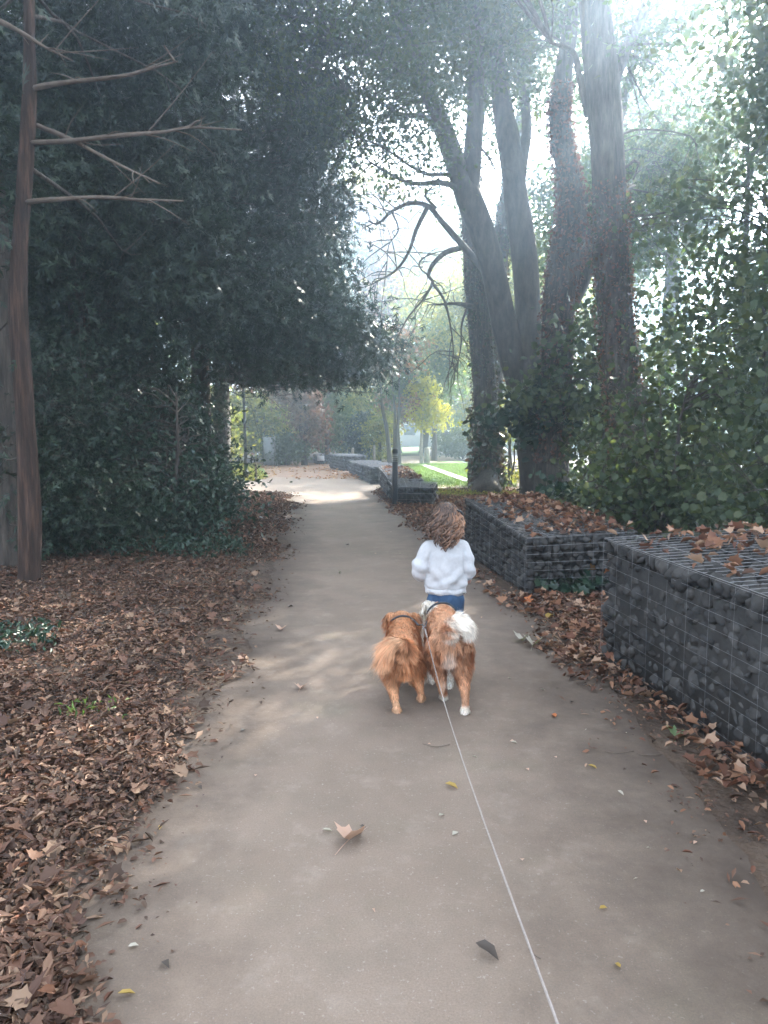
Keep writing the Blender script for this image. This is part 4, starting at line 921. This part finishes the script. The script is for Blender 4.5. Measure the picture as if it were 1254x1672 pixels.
one(492,1126,.07,'maple','tan','light tan curled leaf on the path, lower left of the small orange dog', curl=5)
one(475,993,.05,'kite','darkl','dark leaf near the left path edge, level with the dogs heads', curl=5)
one(554,940,.07,'oval','pale','greyish curled leaf on the path, left of the child', curl=6)
one(567,891,.08,'kite','darkl','dark leaf mid-path, well beyond and left of the child', curl=3)
one(904,1172,.06,'oval','orange','small orange leaf right of the dogs, on the darker path edge')
one(967,1256,.045,'oval','ylw','bright yellow leaf on the right half of the path')
one(737,1289,.06,'oval','ylw','yellowish leaf left of the leash below the dogs')
one(1008,1583,.03,'oval','ylw','small dull yellow leaf in the lower right of the path')
one(985,1488,.03,'oval','ylw','small yellow leaf halfway down the right side of the path')
one(743,1365,.035,'kite','pale','small pale leaf just left of the leash, level with the large tan leaf')
one(721,1336,.035,'kite','pale','small pale leaf slightly higher and left of the one by the leash')
one(610,1493,.035,'lance','tan','short pale twig-like leaf right of centre below the large tan leaf')
one(262,1355,.03,'oval','ylw','small yellow leaf near the left path edge')
one(207,1630,.045,'oval','ylw','golden leaf at the bottom left path edge')
one(80,1625,.06,'oval','grn','green oval leaf at the bottom left corner', ang=80)
one(218,1550,.03,'oval','pale','whitish scrap at the lower left path edge', ang=20)
one(210,1250,.05,'oval','pale','whitish chip lying on the left leaf litter', ang=30)
one(270,1580,.04,'kite','darkl','dark crumpled leaf by the lower left path edge', curl=5)
one(397,1196,.04,'kite','darkl','small dark flake on the left half of the path')
one(1110,1205,.11,'maple','grn','green-yellow leaf in the drift below the nearest gabion', curl=4)
one(940,1087,.05,'oval','pale','small pale leaf near the corner of the nearest gabion')
for (px, py) in ((520,1175),(840,1213),(838,1216),(862,1260),(775,1240),(905,1240),(1010,1300),(1020,1200),(700,1218),(560,860),(585,850),(640,870),(610,905),(650,905),(690,885),(520,900),(600,860),(575,835),(540,830),(505,1120),(640,940),(1050,1345),(890,1130),(935,1150),(960,1195),(1150,1460),(1060,1390),(1137,1380),(850,1410),(330,1290),(420,1270),(330,1220),(790,1010),(812,1080),(830,1110),(1040,1440)):
    tm_, mt_ = random.choice((('kite','tan'),('oval','pale'),('kite','darkl'),('lance','pale'),('kite','tan')))
    one(px+random.uniform(-4,4), py, random.uniform(.015,.035), tm_, mt_, 'tiny dry leaf fragment lying on the bare path', 'leaf_fragment', grp='tiny leaf fragments on the bare path')
def twig(pl, label):
    mb = MB(); pts = [tuple(G(*q))[:2]+(.014,) for q in pl]; tube(mb, pts, .0022, 5, 10); tag(mb.build('twig', M['deadwood'], None, True), label, 'twig')
twig([(690,1219),(712,1224),(734,1220)], 'thin bent pale twig below the dogs, left of the leash')
twig([(988,1232),(1010,1234),(1035,1231)], 'thin straight twig on the right path edge, left one of two')
twig([(1042,1236),(1062,1238),(1080,1236)], 'thin straight twig on the right path edge, right one of two')
twig([(864,1558),(872,1566),(882,1573)], 'short reddish twig against the leash near the bottom')

# ------------------------------------------------------------------ figures: helpers
def remesh(mb, voxel, smooth=4, fac=.5):
    o = mb.build('tmp', [M['wire']]); m = o.modifiers.new('r', 'REMESH'); m.mode = 'VOXEL'; m.voxel_size = voxel
    s = o.modifiers.new('s', 'SMOOTH'); s.iterations = smooth; s.factor = fac
    dg = bpy.context.evaluated_depsgraph_get(); me = o.evaluated_get(dg).to_mesh()
    V = np.empty(len(me.vertices)*3, np.float32); me.vertices.foreach_get('co', V); V = V.reshape(-1, 3)
    me.calc_loop_triangles(); T = np.empty(len(me.loop_triangles)*3, np.int32); me.loop_triangles.foreach_get('vertices', T)
    o.evaluated_get(dg).to_mesh_clear(); d = o.data; bpy.data.objects.remove(o); bpy.data.meshes.remove(d)
    return V.astype(float), T.reshape(-1, 3)
def vnorm(V, T):
    n = np.cross(V[T[:, 1]]-V[T[:, 0]], V[T[:, 2]]-V[T[:, 0]]); N = np.zeros_like(V)
    for i in range(3): np.add.at(N, T[:, i], n)
    return N/(np.linalg.norm(N, axis=1)[:, None]+1e-12)
def fur(V, T, n, comb, length, colour, width=.0042):
    a, b, c = V[T[:, 0]], V[T[:, 1]], V[T[:, 2]]; nr = np.cross(b-a, c-a); ar = np.linalg.norm(nr, axis=1); nr /= ar[:, None]+1e-12
    i = rng.choice(len(T), n, p=ar/ar.sum()); u = np.sqrt(rng.random(n)); v = rng.random(n)
    p = a[i]*(1-u)[:, None]+b[i]*(u*(1-v))[:, None]+c[i]*(u*v)[:, None]; N = nr[i]
    # coherent tufts: neighbouring hairs share a wobble
    wob = np.stack([fnoise(p[:, 0]*30+p[:, 2]*11, p[:, 1]*30, 1, s) for s in (0, 5, 9)], 1)
    d = comb(p, N) + wob*.35 + rng.normal(size=(n, 3))*.12; d /= np.linalg.norm(d, axis=1)[:, None]
    L = (length(p)*rng.uniform(.7, 1.25, n))[:, None]
    s = np.cross(d, N); s /= np.linalg.norm(s, axis=1)[:, None]+1e-9; s = s*width/2
    p0 = p-N*.004; p1 = p+(d*.6+N*.22)*L*.5; p2 = p+(d*.9+N*.18)*L + np.array((0, 0, -.12))*L
    VV = np.stack([p0-s, p0+s, p1-s*.8, p1+s*.8, p2], 1).reshape(-1, 3)
    f = np.array([(0,1,3),(0,3,2),(2,3,4)]); FF = (f[None]+(np.arange(n)*5)[:, None, None]).reshape(-1, 3)
    C = colour(p)*(rng.uniform(.7, 1.3, n)*(1+.35*wob[:, 0]))[:, None]
    mb = MB(); mb.add(VV, FF, np.repeat(np.clip(C, 0, 1), 5, 0)); return mb
M['skinbody'] = colmat('dog_coat', .85, .15, noise=.2); M['fur'] = colmat('dog_fur', .6, .3)
def dog(name_label, loc, pieces, head, comb, length, colour, nfur, tailpts, tailr, tlen):
    root = empty('dog', loc, name_label, 'dog')
    mb = MB(); O = np.array(loc)
    for pts, rad in pieces: chain(mb, pts, rad, 12)
    hx_, hy_, hz_ = head['c']; sc = head['s']
    ellip(mb, head['c'], (.068*sc, .08*sc, .066*sc)); chain(mb, [(hx_, hy_+.05*sc, hz_-.012*sc), (hx_, hy_+.13*sc, hz_-.03*sc)], [.042*sc, .026*sc], 12)
    for sgn in (-1, 1):     # folded ears
        chain(mb, [(hx_+sgn*.045*sc, hy_-.005, hz_+.05*sc), (hx_+sgn*.075*sc, hy_+.01, hz_+.045*sc), (hx_+sgn*.088*sc, hy_+.02, hz_-.0*sc), (hx_+sgn*.082*sc, hy_+.03, hz_-.035*sc)], [.014, .02, .022, .012], 10, squash=.5)
    for px_, py_, pz_, r_t in head['paws']:
        for k in (-1.1, -.38, .38, 1.1): chain(mb, [(px_+k*.011, py_+.01, pz_+.006), (px_+k*.013, py_+.036-.004*abs(k), pz_)], [.0125, .0115], 8)
    V, T = remesh(mb, .0065, 5)
    mb = MB(); chain(mb, tailpts, tailr, 10, n=24); Vt, Tt = remesh(mb, .006, 2)
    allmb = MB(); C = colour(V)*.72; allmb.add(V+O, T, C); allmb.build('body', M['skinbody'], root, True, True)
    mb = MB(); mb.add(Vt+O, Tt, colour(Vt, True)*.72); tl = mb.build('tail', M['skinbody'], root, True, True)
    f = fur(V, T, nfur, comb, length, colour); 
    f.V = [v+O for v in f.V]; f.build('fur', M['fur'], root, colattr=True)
    tc = np.asarray(spline(tailpts, 40))
    def tcomb(p, N):
        d = np.linalg.norm(p[:, None]-tc[None], axis=2).argmin(1).clip(1, 38); t = tc[d+1]-tc[d-1]; t /= np.linalg.norm(t, axis=1)[:, None]
        return t*.75 + N*.5 + np.array((0, -.15, -.55))
    f = fur(Vt, Tt, 4200, tcomb, tlen, lambda p: colour(p, True), .0045)
    f.V = [v+O for v in f.V]; f.build('tail_fur', M['fur'], tl, colattr=True)
    mb = MB()
    for sgn in (-1, 1): ellip(mb, O+np.array((hx_+sgn*.032*sc, hy_+.068*sc, hz_+.018*sc)), (.009, .006, .009), 10, 6)
    mb.build('eyes', noisemat('dog_eye'+name_label[:3], [(.015,.01,.008),(.03,.02,.015)], 5, 2, .1, 0), root, True)
    mb = MB(); ellip(mb, O+np.array((hx_, hy_+.157*sc, hz_-.02*sc)), (.014, .01, .011), 10, 6); mb.build('nose', M['dark_metal'], root, True)
    mb = MB(); a = np.linspace(0, 2*np.pi, 28); cx_, cy_, cz_ = head['collar']; rr = head['cr']
    tube(mb, [(O[0]+cx_+rr*math.cos(t), O[1]+cy_-rr*.35*math.sin(t), cz_+rr*math.sin(t)) for t in a], .006, 6); mb.build('collar', M['dark_metal'], root, True)
    root.scale = (1.05, 1.05, 1.05)
    return root
def sm(x, a, b): t = np.clip((x-a)/(b-a), 0, 1); return t*t*(3-2*t)
D1 = (.10, 4.14, 0.0)
def c1(p, tail=False):
    base = np.array((.58, .245, .105)); lite = np.array((.78, .47, .28)); w = .35+.3*fnoise(p[:, 0]*9, p[:, 2]*9+p[:, 1]*5)
    w = np.clip(w + sm(p[:, 2], .12, .03)*.9, 0, 1)
    if tail: w = np.clip(w+.25, 0, 1)
    return base*(1-w)[:, None]+lite*w[:, None]
dog('small fluffy orange dog walking on the left, tail fanned to the left', D1,
    [([(0,-.15,.275),(0,-.02,.275),(.005,.12,.275),(.008,.2,.285)], [.078,.082,.09,.085]), ([(.008,.17,.29),(.01,.25,.31),(.01,.31,.325)], [.085,.078,.066]),
     ([(-.045,-.12,.26),(-.055,-.10,.18),(-.05,-.15,.125),(-.042,-.205,.09)], [.066,.047,.029,.019]), ([(-.042,-.205,.092),(-.034,-.20,.05),(-.03,-.19,.02)], [.019,.0155,.022]),
     ([(.045,-.11,.26),(.066,-.06,.18),(.078,-.085,.135),(.09,-.12,.105)], [.062,.044,.027,.018]), ([(.09,-.12,.105),(.096,-.085,.06),(.10,-.05,.032)], [.018,.015,.021]),
     ([(-.05,.16,.23),(-.052,.15,.14),(-.045,.15,.07),(-.042,.16,.022)], [.042,.026,.02,.021]), ([(.055,.16,.23),(.062,.19,.14),(.066,.20,.07),(.066,.22,.024)], [.042,.026,.02,.021])],
    dict(c=(.01,.365,.325), s=1.02, paws=[(-.03,-.195,.014,0),(.10,-.055,.026,0),(-.042,.16,.014,0),(.066,.22,.016,0)], collar=(.01,.275,.315), cr=.079),
    lambda p, N: np.array((0, -.75, -.45)) + N*.25 - np.stack([0*p[:, 0], 0*p[:, 0], sm(p[:, 2], .2, .1)*.8], 1),
    lambda p: .014+.03*sm(p[:, 2], .10, .2), c1, 26000,
    [(.02,-.20,.315),(.005,-.245,.365),(-.035,-.26,.385),(-.075,-.255,.36),(-.095,-.25,.315)], [.024,.024,.022,.02,.012], lambda p: .05+.035*sm(p[:, 0], .0, -.06))
# trailing breeches on the right haunch
D2 = (.343, 4.15, 0.0)
def c2(p, tail=False):
    br = np.array((.54, .25, .125)); lt = np.array((.74, .47, .31)); wh = np.array((.90, .80, .69))
    w = np.clip(.3+.3*fnoise(p[:, 0]*8, p[:, 2]*8+p[:, 1]*4), 0, 1); c = br*(1-w)[:, None]+lt*w[:, None]
    if tail: k = sm(p[:, 0]+.35*np.maximum(p[:, 2]-.46, 0)+.014*np.sin(p[:, 2]*160), -.025, .02)
    else:
        k = np.maximum(sm(p[:, 2], .065, .045), 0)
        k = np.maximum(k, sm(p[:, 1], .22, .27)*np.maximum(sm(np.abs(p[:, 0]), .022, .04), sm(p[:, 1], .34, .30)*.0+sm(p[:, 2], .36, .33)))
        k = np.maximum(k, sm(p[:, 1], .08, .14)*sm(p[:, 2], .24, .2))
        k = np.maximum(k, sm(p[:, 1], -.05, .0)*sm(p[:, 2], .28, .25)*.9)
        k = np.maximum(k, sm(np.abs(p[:, 0]), .045, .01)*sm(p[:, 2], .36, .30)*sm(p[:, 1], -.1, -.2)*.55)
    return c*(1-k)[:, None]+wh*k[:, None]
dog('larger chestnut and white dog walking on the right, white plumed tail curled over its back', D2,
    [([(0,-.17,.345),(0,-.02,.35),(0,.12,.345),(0,.2,.35)], [.088,.09,.10,.095]), ([(0,.18,.365),(0,.28,.375),(0,.36,.375)], [.09,.08,.068]),
     ([(.05,-.15,.33),(.068,-.13,.23),(.074,-.17,.17),(.078,-.235,.12)], [.076,.054,.032,.021]), ([(.078,-.235,.122),(.08,-.232,.07),(.08,-.22,.022)], [.021,.017,.025]),
     ([(-.05,-.15,.33),(-.052,-.08,.23),(-.038,-.10,.17),(-.03,-.14,.125)], [.07,.048,.032,.024]), ([(-.03,-.14,.125),(-.02,-.09,.075),(-.012,-.04,.035)], [.024,.02,.023]),
     ([(.05,.18,.29),(.045,.16,.18),(.034,.15,.09),(.03,.16,.024)], [.048,.03,.022,.023]), ([(-.055,.18,.29),(-.06,.22,.18),(-.062,.20,.10),(-.06,.19,.05)], [.048,.03,.022,.023])],
    dict(c=(0,.43,.375), s=1.12, paws=[(.08,-.225,.015,0),(-.012,-.04,.026,0),(.03,.16,.015,0),(-.06,.19,.04,0)], collar=(0,.31,.375), cr=.084),
    lambda p, N: np.array((0, -.7, -.55)) + N*.2 - np.stack([0*p[:, 0], 0*p[:, 0], sm(p[:, 2], .2, .1)*.8], 1),
    lambda p: .012+.022*sm(p[:, 2], .10, .24), c2, 30000,
    [(-.005,-.235,.40),(-.012,-.27,.45),(.015,-.27,.485),(.045,-.255,.492),(.075,-.24,.472),(.088,-.235,.448)], [.022,.026,.028,.028,.024,.014], lambda p: .026+.028*sm(p[:, 0], -.02, .04))

# ------------------------------------------------------------------ the child
PL = (.378, 4.64, 0.0); O = np.array(PL)
root = empty('person', PL, 'small child seen from behind, curly brown hair, white sweatshirt and jeans, ahead of dogs', 'person')
def hand(mb, wr, d, side, up):
    d = np.array(d, float); d /= np.linalg.norm(d); side = np.array(side, float); side /= np.linalg.norm(side); up = np.cross(d, side)*up
    wr = np.array(wr, float)
    for k in (-1, 0, 1): chain(mb, [wr, wr+d*.022+side*k*.008, wr+d*.044+side*k*.012], [.012,.013,.010], 8)
    for k, L in ((-1.5, .03), (-.5, .036), (.5, .034), (1.5, .026)):
        b0 = wr+d*.046+side*k*.0095; chain(mb, [b0, b0+d*L*.5-up*.004, b0+d*L*.8-up*.016, b0+d*L*.75-up*.026], [.0062,.006,.0056,.005], 8)
    b0 = wr+d*.014+side*.016; chain(mb, [b0, b0+d*.016+side*.014-up*.006, b0+d*.034+side*.016-up*.012], [.0085,.0075,.006], 8)
mb = MB()
ellip(mb, (0,.005,.952), (.072,.086,.098), 20, 14)                       # skull and face
ellip(mb, (0,.062,.92), (.048,.034,.052)); ellip(mb, (0,.092,.935), (.011,.012,.013)); chain(mb, [(-.014,.088,.905),(0,.092,.905),(.014,.088,.905)], .006, 8)
for s in (-1, 1):
    ellip(mb, (s*.072,.0,.94), (.012,.02,.028)); ellip(mb, (s*.035,.07,.925), (.02,.018,.02)); ellip(mb, (s*.027,.085,.972), (.022,.007,.006))
chain(mb, [(0,-.005,.88),(0,-.01,.80)], [.036,.042], 12)
chain(mb, [(0,0,.78),(0,0,.66),(0,0,.52)], [.07,.062,.062], 16, squash=1.25)
chain(mb, [(-.10,0,.775),(.10,0,.775)], .034, 12)
chain(mb, [(-.105,0,.77),(-.158,-.028,.665),(-.13,.055,.60)], [.030,.023,.017], 10); chain(mb, [(.105,0,.77),(.136,-.018,.68),(.142,.025,.612)], [.030,.022,.017], 10)
hand(mb, (-.128,.06,.597), (.25,.8,-.3), (1,-.2,.1), 1); hand(mb, (.142,.028,.607), (0,.35,-.8), (-1,0,0), -1)
for s, ky, fy in ((-1, .07, .14), (1, .0, -.10)):
    chain(mb, [(s*.045,0,.45),(s*.055,ky,.28),(s*.052,(ky+fy)/2-.01,.17),(s*.05,fy-.01,.065)], [.062,.043,.038,.026], 12)
    chain(mb, [(s*.05,fy-.02,.05),(s*.055,fy+.07,.032)], [.026,.02], 10)
V, T = remesh(mb, .0042, 4); 
skinc = np.tile(np.array((.52,.30,.22)), (len(V), 1)); lip = (np.abs(V[:, 2]-.905) < .006) & (V[:, 1] > .088) & (np.abs(V[:, 0]) < .018); skinc[lip] = (.45,.16,.14)
M['skin'] = colmat('skin', .5, .35); mb = MB(); mb.add(V+O, T, skinc); body = mb.build('body', M['skin'], root, True, True)
mb = MB()
for s in (-1, 1): ellip(mb, O+np.array((s*.027,.079,.957)), (.010,.007,.007), 12, 8)
mb.build('eyes', noisemat('eye', [(.02,.015,.012),(.04,.03,.02)], 5, 2, .1, 0), root, True)
# sweatshirt
mb = MB()
chain(mb, [(0,0,.535),(0,0,.60),(0,0,.68),(0,0,.745)], [.098,.108,.104,.095], 24, n=20, squash=1.22)
tube(mb, [(0,0,.505),(0,0,.54)], [.104,.108], 24, 4, squash=1.2); tube(mb, [(0,0,.53),(0,-.002,.62),(0,0,.74),(0,0,.80),(0,-.004,.832),(0,-.006,.855)], [.098,.106,.098,.078,.054,.044], 24, 24, squash=1.25)
chain(mb, [(-.092,0,.772),(0,-.006,.79),(.092,0,.772)], [.056,.062,.056], 14)
chain(mb, [(-.10,0,.765),(-.145,-.02,.70),(-.163,-.028,.655),(-.158,0,.62),(-.132,.045,.598)], [.056,.053,.052,.047,.032], 14, n=24)
chain(mb, [(.10,0,.765),(.124,-.012,.71),(.137,-.02,.66),(.143,.0,.62),(.142,.018,.60)], [.053,.046,.043,.042,.030], 14, n=24)
V, T = remesh(mb, .006, 6)
N = vnorm(V, T); x, y, z = V.T
ins = np.abs(x) < .115
f = .010*np.sin(x*48+2*np.sin(z*24+1))*sm(z, .64, .56)*sm(z, .51, .54)*ins + .008*np.exp(-((z-.572-.02*np.sin(x*26+1))/.02)**2)*ins
f += .0045*np.sin(z*75+x*28+np.sin(y*40)*1.5)*(np.abs(x) > .11)*sm(z, .77, .70)
f -= .006*np.exp(-((np.abs(x)-.104-.1*(.72-z))/.008)**2)*sm(z, .77, .71)*sm(z, .60, .64)
f += .0045*np.sin(x*30+z*26+1)*np.sin(z*27-x*18) + .003*np.sin(z*60-np.abs(x)*70)*sm(z, .70, .64)*ins
f -= .011*np.exp(-((z-.537)/.007)**2)*ins*(np.abs(x) < .13); f += .0012*np.sin(np.arctan2(y, x)*150)*(z < .533)*ins
V = V+N*f[:, None]
M['sweat'] = noisemat('white_fleece', [(.40,.395,.40),(.47,.465,.47)], 60, 5, .95, .12, 200, bdist=.002)
mb = MB(); mb.add(V+O, T); mb.build('sweatshirt', M['sweat'], root, True)
# jeans
mb = MB()
chain(mb, [(0,0,.52),(0,-.006,.47),(0,-.005,.44)], [.078,.092,.09], 20, squash=1.18)
for s, ky, fy in ((-1, .07, .14), (1, .0, -.10)):
    chain(mb, [(s*.05,-.005,.46),(s*.056,ky*.5,.36),(s*.058,ky,.27),(s*.056,(ky+fy)/2-.012,.17),(s*.053,fy-.015,.10)], [.064,.062,.058,.054,.052], 16, n=22)
V, T = remesh(mb, .006, 4); N = vnorm(V, T); x, y, z = V.T
V = V+N*(.0035*np.sin(z*70+x*30+np.sin(y*50))*sm(z, .45, .35)+.003*np.sin(z*45-x*60))[:, None]
M['denim'] = noisemat('denim', [(.014,.034,.075),(.028,.064,.125),(.05,.10,.18)], 14, 10, .85, .3, 250, bdist=.002)
mb = MB(); mb.add(V+O, T); mb.build('jeans', M['denim'], root, True)
for s, fy in ((-1, .14), (1, -.10)):
    mb = MB(); chain(mb, [(s*.05,fy-.028,.045),(s*.053,fy+.02,.04),(s*.057,fy+.085,.03)], [.036,.035,.027], 12); V, T = remesh(mb, .006, 3); V[:, 2] = np.maximum(V[:, 2], .012)
    mb = MB(); mb.add(V+O, T); mb.build('shoe', noisemat('shoe_white', [(.55,.54,.52),(.7,.69,.67)], 20, 4, .7, .1), root, True)
# hair
mb = MB(); ellip(mb, O+np.array((0,-.008,.962)), (.082,.088,.098), 20, 14, (.045,.026,.018))
n_ = 560
for k in range(n_):
    th = rng.uniform(0, 2*np.pi); ph = math.acos(rng.uniform(-.25, 1)); 
    d = np.array((math.sin(ph)*math.cos(th), math.sin(ph)*math.sin(th), math.cos(ph)))
    if d[1] > .35 and d[2] < .75: continue
    p0 = np.array((0,-.008,.965))+d*np.array((.08,.088,.096))
    out = np.array((d[0], d[1], 0)); out /= np.linalg.norm(out)+1e-6
    zend = .835-.055*max(0, -out[1])*(1-abs(out[0]))+rng.uniform(-.02,.06); Lh = p0[2]-zend
    if Lh < .03: zend = p0[2]-.04
    sp = .010+.014*rng.random()+(.022*rng.random() if rng.random() < .25 else 0); frq = rng.uniform(1.9, 3.3); r = rng.uniform(.009,.016); ps = rng.uniform(0, 6.28)
    t = np.linspace(0, 1, 26); zz = p0[2]+(zend-p0[2])*t
    prof = np.sin(np.clip(t*1.15, 0, 1)*np.pi*.62)
    base = p0[None]+out[None]*(prof*sp)[:, None]; base[:, 2] = zz + .02*np.sin(t*np.pi)*(d[2] > .5)
    base[:, 0] -= np.maximum(t-.75, 0)*.10*np.sign(out[0])*abs(out[0]); base[:, 0] -= .012*t
    tan = np.array((-out[1], out[0], 0)); aa = ps+t*frq*2*np.pi
    pts = base + (np.cos(aa)*r*np.minimum(1, t*3))[:, None]*tan + (np.sin(aa)*r*np.minimum(1, t*3))[:, None]*out*.8
    w = np.clip(sm(p0[0], .02, .075)+rng.normal()*.18+.12, 0, 1); c = np.array((.075,.045,.032))*(1-w)+np.array((.20,.10,.055))*w  # redder right side: two-tone hair plus some sunlight put into the colour
    tube(mb, pts+O, np.interp(t, [0,.8,1], [.0050,.0048,.002]), 5, cap=False, col=tuple(c*rng.uniform(.3,1.9)))
M['hair'] = colmat('curly_hair', .45, .45); mb.build('hair', M['hair'], root, True, True)
mb = MB(); chain(mb, [O+np.array((.062,-.05,1.012)), O+np.array((.085,-.03,1.0)), O+np.array((.098,-.01,.985))], [.006,.010,.006], 8); mb.build('hair_clip', M['dark_metal'], root, True)

# ------------------------------------------------------------------ leash and coupler
ring = P(694, 1027, 4.24)
M['cord'] = noisemat('leash_cord', [(.22,.19,.17),(.30,.26,.235)], 120, 4, .8, .3, 300, bdist=.001)
endp = np.array(P(921, 1700, .8)); r0 = np.array(ring)
root = empty('dog_leash', ring, 'thin pale leash running from below the camera up to the two dogs', 'leash')
mb = MB(); t = np.linspace(0, 1, 30)[:, None]; pts = r0*(1-t)+endp*t; pts[:, 2] -= .06*np.sin(t[:, 0]*np.pi)*1.0
tube(mb, pts, .0019, 8); mb.build('cord', M['cord'], root, True)
mb = MB(); tube(mb, [r0, r0+(pts[1]-r0)*.5+np.array((0,0,0)), pts[2]], [.0065,.006,.004], 8); mb.build('handle_sleeve', M['cord'], root, True)
mb = MB(); a = np.linspace(0, 2*np.pi, 20); tube(mb, [r0+np.array((.009*math.cos(k), 0, .009*math.sin(k)+.006)) for k in a], .003, 6, cap=False); mb.build('ring', M['wire'], root, True)
c1p = np.array((D1[0]+.063, D1[1]+.26, .392)); c2p = np.array((D2[0]-.05, D2[1]+.29, .46)); r1 = r0+np.array((0, 0, .014))
for e_ in (c1p, c2p):
    mb = MB(); m_ = (r1+e_)/2+np.array((0, 0, -.012)); tube(mb, [r1, r1*.75+e_*.25, m_, r1*.25+e_*.75, e_], [.003,.0075,.008,.006,.003], 8, 18, squash=.5); mb.build('coupler_strap', M['dark_metal'], root, True)
    mb = MB(); chain(mb, [e_, e_+(m_-e_)*.15], .006, 8); mb.build('snap_hook', M['wire'], root, True)
# ------------------------------------------------------------------ thin scattering volume added to stand in for lens glare
mb = MB(); box(mb, (-155, -155, -1.2), (155, 155, 24))
hz = bpy.data.materials.new('glare_haze'); hz.use_nodes = True
n = hz.node_tree; n.nodes.clear()
o_ = n.nodes.new('ShaderNodeOutputMaterial'); v_ = n.nodes.new('ShaderNodeVolumePrincipled')
v_.inputs['Color'].default_value = (.62, .80, 1.0, 1); v_.inputs['Density'].default_value = GLARE_HAZE; v_.inputs['Anisotropy'].default_value = .87
n.links.new(v_.outputs[0], o_.inputs['Volume'])
tag(mb.build('glare_haze', hz), kind='stuff')
